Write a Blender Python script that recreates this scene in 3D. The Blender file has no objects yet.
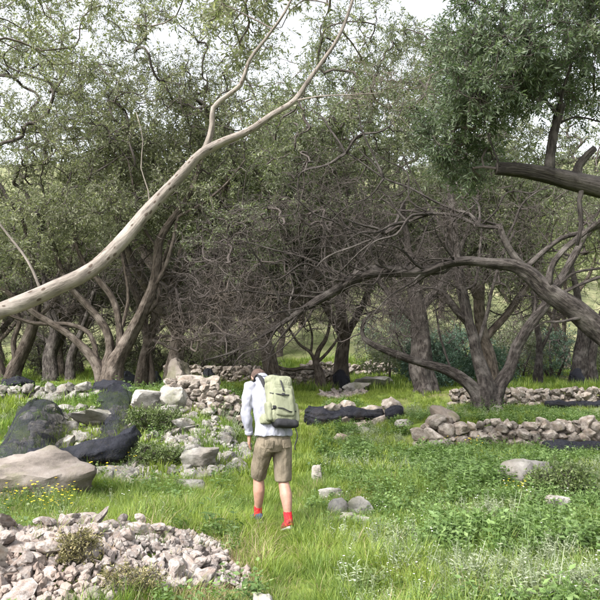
import bpy, bmesh, math, random
import numpy as np
from mathutils import Vector, Matrix, noise as mnoise

# ------------------------------------------------------------------ camera, sky, sun, exposure
sc = bpy.context.scene
COL = sc.collection
PITCH = math.atan(75 / 649.0)
CAM = np.array([0.0, 0.0, 1.6])
cd = bpy.data.cameras.new('camera'); cam = bpy.data.objects.new('camera', cd); COL.objects.link(cam)
cam.location = CAM; cam.rotation_euler = (math.pi / 2 + PITCH, 0, 0)
cd.sensor_width = 36; cd.lens = 36 * 649 / 600; cd.clip_start = 0.05; cd.clip_end = 2000
sc.camera = cam
SUN_EL, SUN_AZ = 46, 224           # azimuth clockwise from +Y: behind the camera and to the left
w = bpy.data.worlds.new('World'); sc.world = w; w.use_nodes = True
nt = w.node_tree; nt.nodes.clear()
sky = nt.nodes.new('ShaderNodeTexSky'); sky.sky_type = 'NISHITA'; sky.sun_disc = False
sky.sun_elevation = math.radians(SUN_EL); sky.sun_rotation = math.radians(SUN_AZ)
sky.air_density = 1.0; sky.dust_density = 4.0; sky.ozone_density = 1.0
hs = nt.nodes.new('ShaderNodeHueSaturation'); hs.inputs['Saturation'].default_value = 0.22; hs.inputs['Value'].default_value = 1.0
bg = nt.nodes.new('ShaderNodeBackground'); bg.inputs['Strength'].default_value = 0.15
wo = nt.nodes.new('ShaderNodeOutputWorld')
nt.links.new(sky.outputs[0], hs.inputs['Color']); nt.links.new(hs.outputs[0], bg.inputs['Color']); nt.links.new(bg.outputs[0], wo.inputs[0])
sl = bpy.data.lights.new('sun', 'SUN'); sl.energy = 2.15; sl.angle = math.radians(14); sl.color = (1, 0.965, 0.90)
so = bpy.data.objects.new('sun', sl); COL.objects.link(so)
el, az = math.radians(SUN_EL), math.radians(SUN_AZ)
sd = Vector((math.sin(az) * math.cos(el), math.cos(az) * math.cos(el), math.sin(el)))
so.rotation_euler = sd.to_track_quat('Z', 'Y').to_euler(); so.location = (0, 0, 30)
vs = sc.view_settings; vs.view_transform = 'Standard'; vs.look = 'None'; vs.gamma = 1; vs.exposure = 1.85
sc.render.engine = 'CYCLES'; cy = sc.cycles
cy.use_denoising = True; cy.use_adaptive_sampling = True; cy.adaptive_threshold = 0.015
cy.max_bounces = 5; cy.diffuse_bounces = 3; cy.glossy_bounces = 2; cy.transmission_bounces = 4; cy.transparent_max_bounces = 12

# ------------------------------------------------------------------ helpers
rs = np.random.RandomState
def tag(o, label=None, cat=None, group=None, kind=None):
    if label: o['label'] = label
    if cat: o['category'] = cat
    if group: o['group'] = group
    if kind: o['kind'] = kind
    return o
def empty(name, loc=(0, 0, 0), rz=0):
    o = bpy.data.objects.new(name, None); COL.objects.link(o); o.location = loc; o.rotation_euler = (0, 0, rz)
    o.empty_display_size = 0.1
    return o
def mesh_np(name, V, quads=None, tris=None, smooth=True, mat=None):
    """mesh from numpy arrays of quads and triangles"""
    me = bpy.data.meshes.new(name)
    V = np.asarray(V, dtype=np.float32)
    q = np.zeros((0, 4), int) if quads is None or len(quads) == 0 else np.asarray(quads)
    t = np.zeros((0, 3), int) if tris is None or len(tris) == 0 else np.asarray(tris)
    nl = q.size + t.size
    me.vertices.add(len(V)); me.vertices.foreach_set('co', V.ravel())
    me.loops.add(nl); me.polygons.add(len(q) + len(t))
    me.loops.foreach_set('vertex_index', np.concatenate([q.ravel(), t.ravel()]).astype(np.int32))
    st = np.concatenate([np.arange(len(q)) * 4, len(q) * 4 + np.arange(len(t)) * 3]).astype(np.int32)
    me.polygons.foreach_set('loop_start', st)
    me.polygons.foreach_set('use_smooth', np.full(len(q) + len(t), smooth))
    me.update(calc_edges=True)
    if mat: me.materials.append(mat)
    return me
def obj(name, me, parent=None, mat=None, loc=None):
    o = bpy.data.objects.new(name, me); COL.objects.link(o)
    if mat: me.materials.append(mat)
    if parent: o.parent = parent
    if loc is not None: o.location = loc
    return o
def fattr(me, name, vals, domain='FACE'):
    a = me.attributes.new(name, 'FLOAT', domain); a.data.foreach_set('value', np.asarray(vals, dtype=np.float32))

# photo measure -> point of the place at a given distance
FW = np.array([0, math.cos(PITCH), math.sin(PITCH)]); UP = np.array([0, -math.sin(PITCH), math.cos(PITCH)])
def at(px, py, d):
    v = FW + np.array([1, 0, 0]) * (px - 300) / 649.0 + UP * (300 - py) / 649.0
    return CAM + v * (d / v[1])

# ------------------------------------------------------------------ terrain
def ss(a, b, x):
    t = np.clip((x - a) / (b - a), 0, 1); return t * t * (3 - 2 * t)
LFy = [-40, 0, 8.6, 9.4, 10.6, 12.2, 12.8, 16, 24, 30, 34, 44, 60, 150, 400]
LFz = [0, 0, 0.02, 0.12, 0.45, 0.92, 1.10, 1.25, 1.32, 1.45, 1.75, 4.5, 11, 52, 60]
CEy = [-40, 0, 8, 12, 14, 15.2, 15.8, 22, 26, 30, 34, 44, 60, 150, 400]
CEz = [0, 0, 0.0, 0.2, 0.34, 0.46, 0.80, 1.05, 1.15, 1.4, 1.8, 4.5, 11, 52, 60]
RIy = [-40, 0, 10, 12.9, 13.4, 18.6, 19.1, 26, 30, 34, 44, 60, 150, 400]
RIz = [0, 0, 0.02, 0.1, 0.60, 0.72, 1.06, 1.15, 1.35, 1.8, 4.3, 11, 52, 60]
def H(x, y, fine=True):
    x = np.asarray(x, float); y = np.asarray(y, float)
    L = np.interp(y, LFy, LFz); C = np.interp(y, CEy, CEz); R = np.interp(y, RIy, RIz)
    wl = 1 - ss(-1.9, -0.7, x + 0.25 * np.sin(y * 0.9)); wr = ss(1.5, 2.3, x + 0.2 * np.sin(y * 1.3))
    h = L * wl + R * wr + C * (1 - wl) * (1 - wr)
    # low mound under the stone heap
    u = (x + 1.75) / 1.25; v = (y - 5.1 - 0.10 * (x + 1.75)) / 1.15
    h = h + 0.34 * np.exp(-(np.maximum(u * u * ss(-3, -1.6, x) + 0 * x, 0) + v * v) ** 1.3) * ss(-0.2, -1.4, x) if fine else h
    h = h + 0.05 * np.sin(x * 1.1 + 0.6 * y) * np.sin(y * 0.8 + 1.3) + 0.02 * np.sin(x * 3.1 + y * 2.2) * np.sin(y * 2.9 - x)
    far = ss(30, 60, y)
    return h + far * (1.2 * np.sin(x * 0.11 + 1) + 0.8 * np.sin(x * 0.23 + y * 0.17))
def g(x, y, dz=0.0):
    return np.array([x, y, float(H(x, y)) + dz])
def gp(px, py):
    """where the line of sight through a photo point meets the ground"""
    d = np.arange(3.0, 90, 0.02)
    v = FW + np.array([1, 0, 0]) * (px - 300) / 649.0 + UP * (300 - py) / 649.0
    P = CAM[None] + v[None] * (d / v[1])[:, None]
    below = np.nonzero(P[:, 2] <= H(P[:, 0], P[:, 1]))[0]
    return P[below[0]] if len(below) else P[-1]

# ------------------------------------------------------------------ materials
MATS = {}
def new_mat(name):
    m = bpy.data.materials.new(name); m.use_nodes = True; t = m.node_tree; t.nodes.clear()
    out = t.nodes.new('ShaderNodeOutputMaterial'); MATS[name] = m
    return m, t, out
def N(t, typ, **kw):
    n = t.nodes.new(typ)
    for k, v in kw.items():
        if k in n.inputs: n.inputs[k].default_value = v
        else: setattr(n, k, v)
    return n
def ramp(t, fac, stops):
    r = t.nodes.new('ShaderNodeValToRGB'); e = r.color_ramp.elements
    while len(e) < len(stops): e.new(0.5)
    for i, (p, c) in enumerate(stops): e[i].position = p; e[i].color = (*c, 1)
    t.links.new(fac, r.inputs[0]); return r.outputs[0]
def mixc(t, fac, a, b, mode='MIX'):
    n = t.nodes.new('ShaderNodeMix'); n.data_type = 'RGBA'; n.blend_type = mode
    for s, v in ((n.inputs[0], fac), (n.inputs[6], a), (n.inputs[7], b)):
        if hasattr(v, 'is_linked'): t.links.new(v, s)
        else: s.default_value = v if isinstance(v, (int, float)) else (*v, 1)
    return n.outputs[2]
def coords(t, kind='Object', scale=None):
    tc = t.nodes.new('ShaderNodeTexCoord'); o = tc.outputs[kind]
    if scale:
        mp = t.nodes.new('ShaderNodeMapping'); mp.inputs['Scale'].default_value = scale
        t.links.new(o, mp.inputs[0]); o = mp.outputs[0]
    return o
def noise(t, vec, scale, detail=5, rough=0.6, out=0):
    n = N(t, 'ShaderNodeTexNoise', Scale=scale, Detail=detail, Roughness=rough); t.links.new(vec, n.inputs['Vector']); return n.outputs[out]
def bump(t, h, strength, dist):
    b = N(t, 'ShaderNodeBump', Strength=strength, Distance=dist); t.links.new(h, b.inputs['Height']); return b.outputs[0]

def leaf_mat(name, stops, trans=0.3, rough=0.5, tcol=None):
    m, t, out = new_mat(name)
    a = N(t, 'ShaderNodeAttribute', attribute_name='rnd')
    oi = t.nodes.new('ShaderNodeObjectInfo')
    col = ramp(t, a.outputs['Fac'], stops)
    h = N(t, 'ShaderNodeHueSaturation'); t.links.new(col, h.inputs['Color'])
    mr = N(t, 'ShaderNodeMapRange'); mr.inputs[3].default_value = 0.82; mr.inputs[4].default_value = 1.18
    t.links.new(oi.outputs['Random'], mr.inputs[0]); t.links.new(mr.outputs[0], h.inputs['Value'])
    p = N(t, 'ShaderNodeBsdfPrincipled', Roughness=rough); p.inputs['Specular IOR Level'].default_value = 0.35
    t.links.new(h.outputs[0], p.inputs['Base Color'])
    tr = t.nodes.new('ShaderNodeBsdfTranslucent')
    tc = mixc(t, 1.0, h.outputs[0], tcol or (1.0, 1.15, 0.55), 'MULTIPLY'); t.links.new(tc, tr.inputs[0])
    ms = N(t, 'ShaderNodeMixShader'); ms.inputs[0].default_value = trans
    t.links.new(p.outputs[0], ms.inputs[1]); t.links.new(tr.outputs[0], ms.inputs[2]); t.links.new(ms.outputs[0], out.inputs[0])
    return m
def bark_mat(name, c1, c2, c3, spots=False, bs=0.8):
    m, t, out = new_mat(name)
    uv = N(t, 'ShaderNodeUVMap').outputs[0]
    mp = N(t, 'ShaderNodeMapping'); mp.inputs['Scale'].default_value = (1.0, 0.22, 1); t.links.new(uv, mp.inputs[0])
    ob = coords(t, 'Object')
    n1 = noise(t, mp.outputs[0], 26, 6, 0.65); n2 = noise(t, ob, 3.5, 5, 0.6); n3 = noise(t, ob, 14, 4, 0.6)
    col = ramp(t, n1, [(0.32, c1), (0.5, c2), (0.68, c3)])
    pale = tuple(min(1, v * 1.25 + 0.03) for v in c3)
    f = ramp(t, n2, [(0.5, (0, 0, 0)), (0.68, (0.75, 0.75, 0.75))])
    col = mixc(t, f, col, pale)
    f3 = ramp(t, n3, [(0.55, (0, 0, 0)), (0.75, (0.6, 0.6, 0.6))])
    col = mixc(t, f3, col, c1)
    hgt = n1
    if spots:
        mp2 = N(t, 'ShaderNodeMapping'); mp2.inputs['Scale'].default_value = (15, 11, 1); t.links.new(uv, mp2.inputs[0])
        v = N(t, 'ShaderNodeTexVoronoi', Scale=1.0, Randomness=1.0); t.links.new(mp2.outputs[0], v.inputs['Vector'])
        n4 = noise(t, uv, 4, 4, 0.75)
        ad = N(t, 'ShaderNodeMath', operation='MULTIPLY_ADD'); t.links.new(n4, ad.inputs[0]); ad.inputs[1].default_value = -0.34; t.links.new(v.outputs['Distance'], ad.inputs[2])
        sp = ramp(t, ad.outputs[0], [(0.0, (.85, .85, .85)), (0.07, (0, 0, 0))])
        col = mixc(t, sp, col, (0.045, 0.03, 0.022))
    p = N(t, 'ShaderNodeBsdfPrincipled', Roughness=0.9); p.inputs['Specular IOR Level'].default_value = 0.2
    t.links.new(col, p.inputs['Base Color']); t.links.new(bump(t, hgt, bs, 0.08), p.inputs['Normal']); t.links.new(p.outputs[0], out.inputs[0])
    return m
def stone_mat(name, dark, mid, pale, sc_=6.0, warm=(0.30, 0.22, 0.16), moss=0.0):
    m, t, out = new_mat(name)
    ob = coords(t, 'Object'); oi = t.nodes.new('ShaderNodeObjectInfo')
    off = N(t, 'ShaderNodeVectorMath', operation='ADD'); t.links.new(ob, off.inputs[0])
    sm = N(t, 'ShaderNodeMath', operation='MULTIPLY'); sm.inputs[1].default_value = 37.0; t.links.new(oi.outputs['Random'], sm.inputs[0]); t.links.new(sm.outputs[0], off.inputs[1])
    v = off.outputs[0]
    n1 = noise(t, v, sc_ * 0.35, 8, 0.68); n2 = noise(t, v, sc_ * 1.6, 6, 0.7); n3 = noise(t, v, sc_ * 0.2, 3, 0.5)
    col = ramp(t, n1, [(0.33, dark), (0.48, mid), (0.62, pale)])
    f = ramp(t, n3, [(0.48, (0, 0, 0)), (0.66, (0.55, 0.55, 0.55))]); col = mixc(t, f, col, warm)
    f = ramp(t, n2, [(0.60, (0, 0, 0)), (0.74, (0.8, 0.8, 0.8))]); col = mixc(t, f, col, dark)
    if moss:
        f = ramp(t, noise(t, v, sc_ * 0.5, 5, 0.6), [(0.52, (0, 0, 0)), (0.66, (moss,) * 3)]); col = mixc(t, f, col, (0.10, 0.11, 0.035))
    h = N(t, 'ShaderNodeHueSaturation'); t.links.new(col, h.inputs['Color'])
    mr = N(t, 'ShaderNodeMapRange'); mr.inputs[3].default_value = 0.62; mr.inputs[4].default_value = 1.15
    t.links.new(oi.outputs['Random'], mr.inputs[0]); t.links.new(mr.outputs[0], h.inputs['Value'])
    p = N(t, 'ShaderNodeBsdfPrincipled', Roughness=0.92); p.inputs['Specular IOR Level'].default_value = 0.2
    t.links.new(h.outputs[0], p.inputs['Base Color']); t.links.new(bump(t, n2, 0.55, 0.05), p.inputs['Normal']); t.links.new(p.outputs[0], out.inputs[0])
    return m
def cloth_mat(name, col, col2, scale=40, rough=0.85, bs=0.25, wrinkle=0.4):
    m, t, out = new_mat(name)
    ob = coords(t, 'Object'); n1 = noise(t, ob, 7, 4, 0.55); n2 = noise(t, ob, scale * 8, 2, 0.6)
    c = mixc(t, ramp(t, n1, [(0.35, (0, 0, 0)), (0.7, (1, 1, 1))]), col, col2)
    wv = noise(t, coords(t, 'Object', (1, 1, 0.45)), 14, 4, 0.55)
    b1 = bump(t, wv, wrinkle, 0.03)
    b = N(t, 'ShaderNodeBump', Strength=bs, Distance=0.002); t.links.new(n2, b.inputs['Height']); t.links.new(b1, b.inputs['Normal'])
    p = N(t, 'ShaderNodeBsdfPrincipled', Roughness=rough); p.inputs['Specular IOR Level'].default_value = 0.25
    t.links.new(c, p.inputs['Base Color']); t.links.new(b.outputs[0], p.inputs['Normal']); t.links.new(p.outputs[0], out.inputs[0])
    return m
def net_mat(name, open_):
    m, t, out = new_mat(name)
    ob = coords(t, 'Object')
    n = noise(t, ob, 9, 5, 0.65); n2 = noise(t, ob, 160, 1, 0.5)
    d = N(t, 'ShaderNodeBsdfPrincipled', Roughness=0.75); d.inputs['Specular IOR Level'].default_value = 0.25
    d.inputs['Base Color'].default_value = (0.012, 0.013, 0.02, 1); t.links.new(bump(t, n, 0.9, 0.05), d.inputs['Normal'])
    if open_ > 0:
        tr = t.nodes.new('ShaderNodeBsdfTransparent')
        a = N(t, 'ShaderNodeMath', operation='ADD'); t.links.new(n, a.inputs[0]); t.links.new(n2, a.inputs[1])
        f = ramp(t, a.outputs[0], [(0.60, (0, 0, 0)), (1.0, (open_,) * 3)])
        f2 = N(t, 'ShaderNodeMapRange'); t.links.new(a.outputs[0], f2.inputs[0]); f2.inputs[1].default_value = 0.7; f2.inputs[2].default_value = 1.3; f2.inputs[3].default_value = 0.0; f2.inputs[4].default_value = open_
        ms = t.nodes.new('ShaderNodeMixShader'); t.links.new(f2.outputs[0], ms.inputs[0]); t.links.new(d.outputs[0], ms.inputs[1]); t.links.new(tr.outputs[0], ms.inputs[2])
        t.links.new(ms.outputs[0], out.inputs[0])
    else: t.links.new(d.outputs[0], out.inputs[0])
    return m
def plain(name, col, rough=0.7, spec=0.3):
    m, t, out = new_mat(name)
    n = noise(t, coords(t, 'Object'), 30, 4, 0.6)
    c = mixc(t, ramp(t, n, [(0.35, (0, 0, 0)), (0.7, (1, 1, 1))]), tuple(v * 0.85 for v in col), tuple(min(1, v * 1.12) for v in col))
    p = N(t, 'ShaderNodeBsdfPrincipled', Roughness=rough); p.inputs['Specular IOR Level'].default_value = spec
    t.links.new(c, p.inputs['Base Color']); t.links.new(p.outputs[0], out.inputs[0])
    return m

def ground_mat():
    m, t, out = new_mat('ground_soil')
    ob = coords(t, 'Object')
    n1 = noise(t, ob, 0.7, 6, 0.6); n2 = noise(t, ob, 9, 6, 0.65); n3 = noise(t, ob, 60, 4, 0.6)
    green = ramp(t, n2, [(0.3, (0.055, 0.075, 0.018)), (0.5, (0.10, 0.14, 0.03)), (0.7, (0.18, 0.21, 0.05))])
    soil = ramp(t, n3, [(0.35, (0.10, 0.075, 0.05)), (0.65, (0.24, 0.19, 0.13))])
    f = ramp(t, n1, [(0.50, (0, 0, 0)), (0.66, (0.7, 0.7, 0.7))])
    c = mixc(t, f, green, soil)
    sx = t.nodes.new('ShaderNodeSeparateXYZ'); t.links.new(ob, sx.inputs[0])
    mr = N(t, 'ShaderNodeMapRange'); mr.inputs[1].default_value = 30; mr.inputs[2].default_value = 42; t.links.new(sx.outputs[1], mr.inputs[0])
    scrub = ramp(t, noise(t, ob, 0.9, 8, 0.7), [(0.35, (0.05, 0.055, 0.03)), (0.5, (0.12, 0.13, 0.065)), (0.65, (0.21, 0.195, 0.12))])
    c = mixc(t, mr.outputs[0], c, scrub)
    p = N(t, 'ShaderNodeBsdfPrincipled', Roughness=0.95); p.inputs['Specular IOR Level'].default_value = 0.1
    t.links.new(c, p.inputs['Base Color']); t.links.new(bump(t, n3, 0.6, 0.03), p.inputs['Normal']); t.links.new(p.outputs[0], out.inputs[0])
    return m

M_GROUND = ground_mat()
B_PALE = bark_mat('bark_pale', (0.062, 0.053, 0.048), (0.16, 0.138, 0.122), (0.23, 0.202, 0.18), spots=True, bs=0.35)
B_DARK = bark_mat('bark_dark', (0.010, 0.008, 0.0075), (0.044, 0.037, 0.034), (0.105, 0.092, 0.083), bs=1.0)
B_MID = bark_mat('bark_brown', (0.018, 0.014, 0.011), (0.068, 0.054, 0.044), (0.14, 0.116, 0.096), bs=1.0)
B_TWIG = plain('twig_bark', (0.068, 0.058, 0.054), 0.9, 0.1)
B_TWIGP = plain('twig_bark_pale', (0.115, 0.096, 0.085), 0.9, 0.1)
B_CUT = plain('cut_wood', (0.06, 0.045, 0.035), 0.9, 0.1)
L_YEL = leaf_mat('olive_leaf_warm', [(0.0, (0.09, 0.103, 0.06)), (0.35, (0.155, 0.17, 0.10)), (0.7, (0.22, 0.23, 0.15)), (1.0, (0.33, 0.325, 0.24))], 0.44, tcol=(1.0, 1.1, .62))
L_BLU = leaf_mat('olive_leaf_cool', [(0.0, (0.058, 0.085, 0.05)), (0.4, (0.112, 0.15, 0.09)), (0.75, (0.175, 0.215, 0.138)), (1.0, (0.29, 0.32, 0.235))], 0.4, tcol=(.98, 1.12, .65))
L_MID = leaf_mat('olive_leaf_grey', [(0.0, (0.075, 0.092, 0.055)), (0.4, (0.13, 0.15, 0.09)), (0.75, (0.19, 0.205, 0.135)), (1.0, (0.28, 0.285, 0.215))], 0.42)
L_FAR = leaf_mat('olive_leaf_far', [(0.0, (0.09, 0.115, 0.05)), (0.5, (0.17, 0.20, 0.085)), (1.0, (0.28, 0.30, 0.16))], 0.35)
L_BUSH = leaf_mat('shrub_leaf', [(0.0, (0.06, 0.09, 0.03)), (0.5, (0.13, 0.175, 0.06)), (1.0, (0.26, 0.30, 0.15))], 0.35)
L_TEAL = leaf_mat('shrub_leaf_blue', [(0.0, (0.04, 0.085, 0.06)), (0.5, (0.09, 0.15, 0.11)), (1.0, (0.18, 0.25, 0.20))], 0.3)
L_SAGE = leaf_mat('sage_leaf', [(0.0, (0.13, 0.16, 0.10)), (0.5, (0.24, 0.27, 0.18)), (1.0, (0.38, 0.40, 0.30))], 0.3)
L_DRYB = leaf_mat('dry_shrub_leaf', [(0.0, (0.10, 0.09, 0.04)), (0.5, (0.19, 0.17, 0.08)), (1.0, (0.33, 0.27, 0.15))], 0.25)
G_GRASS = leaf_mat('grass_blade', [(0.0, (0.075, 0.125, 0.028)), (0.5, (0.135, 0.205, 0.045)), (0.85, (0.215, 0.28, 0.075)), (1.0, (0.37, 0.34, 0.17))], 0.42, 0.55)
G_BRIGHT = leaf_mat('grass_bright', [(0.0, (0.12, 0.17, 0.03)), (0.5, (0.205, 0.27, 0.045)), (1.0, (0.31, 0.345, 0.09))], 0.42, 0.55)
G_DRY = leaf_mat('grass_dry', [(0.0, (0.20, 0.145, 0.09)), (0.5, (0.34, 0.26, 0.17)), (1.0, (0.50, 0.41, 0.29))], 0.25, 0.7, (1, 0.9, 0.7))
G_HERB = leaf_mat('herb_leaf', [(0.0, (0.06, 0.105, 0.033)), (0.5, (0.125, 0.195, 0.062)), (0.8, (0.20, 0.275, 0.105)), (1.0, (0.36, 0.41, 0.25))], 0.4, 0.5)
F_WHITE = plain('petal_white', (0.8, 0.8, 0.78), 0.7)
F_YEL = plain('petal_yellow', (0.75, 0.55, 0.03), 0.7)
S_HEAP = stone_mat('limestone_heap', (0.12, 0.10, 0.09), (0.30, 0.26, 0.24), (0.43, 0.39, 0.365), 7, (0.31, 0.225, 0.18))
S_WALL = stone_mat('limestone_wall', (0.10, 0.087, 0.075), (0.255, 0.22, 0.195), (0.40, 0.36, 0.325), 5, (0.22, 0.165, 0.125), 0.35)
S_GREY = stone_mat('limestone_grey', (0.085, 0.08, 0.073), (0.225, 0.213, 0.198), (0.36, 0.343, 0.32), 5, (0.22, 0.185, 0.15), 0.4)
S_BIG = stone_mat('boulder_stone', (0.07, 0.06, 0.052), (0.175, 0.15, 0.132), (0.235, 0.208, 0.188), 4.5, (0.18, 0.145, 0.118), 0.35)
NET = net_mat('net_black', 0.78); NET2 = net_mat('net_black_thin', 0.9); NETD = net_mat('net_black_dense', 0.35)

# ------------------------------------------------------------------ the ground
def axis(lo, hi, fine_lo, fine_hi, step, gr=1.12):
    a = list(np.arange(fine_lo, fine_hi + 1e-6, step)); s = step
    while a[-1] < hi: s *= gr; a.append(a[-1] + s)
    s = step
    while a[0] > lo: s *= gr; a.insert(0, a[0] - s)
    return np.array(a)
xs = axis(-320, 320, -9, 9, 0.12); ys = axis(-60, 420, 3.2, 22, 0.10)
X, Y = np.meshgrid(xs, ys); Z = H(X, Y)
nx, ny = len(xs), len(ys); idx = np.arange(nx * ny).reshape(ny, nx)
q = np.stack([idx[:-1, :-1], idx[:-1, 1:], idx[1:, 1:], idx[1:, :-1]], -1).reshape(-1, 4)
tag(obj('ground', mesh_np('ground', np.stack([X, Y, Z], -1).reshape(-1, 3), q, mat=M_GROUND)), kind='structure')

# ------------------------------------------------------------------ stones
def rock_mesh(name, seed, sub=2, planes=11, flat=0.8, mat=None, soft=18.0, rough=0.03, dims=(1, 1, 1), sharp=28):
    r = rs(seed); bm = bmesh.new(); bmesh.ops.create_icosphere(bm, subdivisions=sub, radius=1)
    D = np.array([v.co[:] for v in bm.verts]); D /= np.linalg.norm(D, axis=1)[:, None]
    n = r.normal(size=(planes, 3)); n /= np.linalg.norm(n, axis=1)[:, None]
    n = np.vstack([n, -n[: planes // 2], [[0, 0, 1], [0, 0, -1]]])
    d = r.uniform(0.66, 1.0, len(n))
    a = np.maximum(D @ n.T, 1e-3) / d[None]
    R = 1.0 / (np.power(np.sum(np.power(a, soft), 1), 1 / soft) + 0.04)
    off = Vector(r.uniform(-50, 50, 3))
    R = R * np.array([1 + rough * 3 * mnoise.noise(Vector(p) * 1.7 + off) + rough * 1.6 * mnoise.noise(Vector(p) * 4.5 + off) + rough * mnoise.noise(Vector(p) * 11 + off) for p in D])
    P = D * R[:, None] * np.array(dims)
    for v, p in zip(bm.verts, P): v.co = p
    me = bpy.data.meshes.new(name); bm.to_mesh(me); bm.free()
    me.polygons.foreach_set('use_smooth', [True] * len(me.polygons))
    me.set_sharp_from_angle(angle=math.radians(sharp))
    if mat: me.materials.append(mat)
    return me
ROCKS = {}
for key, mat in (('heap', S_HEAP), ('wall', S_WALL), ('grey', S_GREY)):
    ROCKS[key] = [rock_mesh('stone_' + key, 100 + i, 3, 7 + i % 5, mat=mat, soft=(60, 14, 24)[i % 3], rough=0.05) for i in range(12)]
def stone(parent, kind, p, size, r, name='stone', flat=None):
    me = ROCKS[kind][r.randint(12)]; o = bpy.data.objects.new(name, me); COL.objects.link(o)
    sx, sy, sz = size * r.uniform(0.8, 1.25), size * r.uniform(0.75, 1.1), size * r.uniform(0.55, 0.85)
    o.scale = (sx, sy, sz); o.location = p
    o.rotation_euler = (r.normal() * 0.35, r.normal() * 0.35, r.uniform(0, 6.28))
    if parent: o.parent = parent
    return o
def pack2(n, lo, hi, rmin, rmax, r, accept=None, k=0.86, power=2.0, tries=30000):
    """random sequential packing of discs, big ones first"""
    rad = rmin + (rmax - rmin) * np.sort(r.uniform(0, 1, n) ** power)[::-1]
    P = np.zeros((n, 2)); R = np.zeros(n); m = 0; t = 0
    for rr in rad:
        for _ in range(60):
            t += 1
            p = r.uniform(lo, hi)
            if accept and not accept(p): continue
            if m and np.any(np.sum((P[:m] - p) ** 2, 1) < ((R[:m] + rr) * k) ** 2): continue
            P[m] = p; R[m] = rr; m += 1; break
        if t > tries: break
    return P[:m], R[:m]

# the heap in the foreground
r = rs(5)
heap = empty('stone_heap', g(-1.75, 5.1)); tag(heap, 'heap of loose pinkish limestone rubble in the near left foreground', 'stone heap')
hl = np.array(heap.location)
def in_heap(p, grow=0.0):
    x, y = p
    top = np.interp(x, [-3.6, -2.6, -1.9, -1.2, -0.75, -0.5], [5.3, 5.75, 6.35, 6.45, 6.1, 5.3]) + grow
    bot = np.interp(x, [-3.6, -2.4, -1.5, -1.0, -0.6], [3.4, 3.5, 4.2, 4.7, 5.2]) - grow
    return bot < y < top and x < -0.52 + grow
P, R = pack2(290, (-3.0, 3.9), (-0.5, 6.6), 0.036, 0.078, r, in_heap, 0.86, 2.6, 60000)
for (x, y), rr in zip(P, R):
    stone(heap, 'heap', g(x, y, rr * r.uniform(0.15, 0.7)) - hl, rr * 1.32, r)
big = np.array([p for p, rr in zip(P, R) if rr > 0.06])
ntop = 0
for k in range(60):
    b = big[r.randint(len(big))] + r.normal(size=2) * 0.06
    if not in_heap(b): continue
    rr = r.uniform(0.035, 0.075); stone(heap, 'heap', g(b[0], b[1], 0.07 + rr * 0.8) - hl, rr * 1.1, r)
def unit(v): return v / (np.linalg.norm(v, axis=-1, keepdims=True) + 1e-9)
def joined_stones(name, pts, sizes, kind, r, parent=None):
    Vs, Ts = [], []; o = 0
    base = []
    for i in range(6):
        rr_ = rs(300 + i); bm = bmesh.new(); pv = unit(rr_.normal(size=(15, 3))) * rr_.uniform(.75, 1, (15, 1))
        for p_ in pv: bm.verts.new(p_)
        bmesh.ops.convex_hull(bm, input=bm.verts[:]); bmesh.ops.triangulate(bm, faces=bm.faces[:]); bm.verts.index_update()
        base.append((np.array([x.co[:] for x in bm.verts]), np.array([[x.index for x in f_.verts] for f_ in bm.faces]))); bm.free()
    for p, s in zip(pts, sizes):
        v, f = base[r.randint(6)]
        a = r.uniform(0, 6.28); c, s_ = math.cos(a), math.sin(a)
        M = np.array([[c, -s_, 0], [s_, c, 0], [0, 0, 1]]) @ np.diag(s * r.uniform(0.6, 1.3, 3))
        Vs.append(v @ M.T + p); Ts.append(f + o); o += len(v)
    me = mesh_np(name, np.concatenate(Vs), None, np.concatenate(Ts), False)
    me.materials.append(MATS[{'heap': 'limestone_heap', 'wall': 'limestone_wall', 'grey': 'limestone_grey'}[kind]])
    return tag(obj(name, me, parent), kind='stuff')
pts = []; 
while len(pts) < 5200:
    p = r.uniform((-3.3, 3.4), (-0.3, 6.7))
    if in_heap(p, 0.12): pts.append(g(p[0], p[1], r.uniform(0, 0.06)) - hl)
joined_stones('pebbles', pts, 0.014 + 0.036 * r.uniform(0, 1, len(pts)) ** 1.6, 'heap', r, heap)

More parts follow.
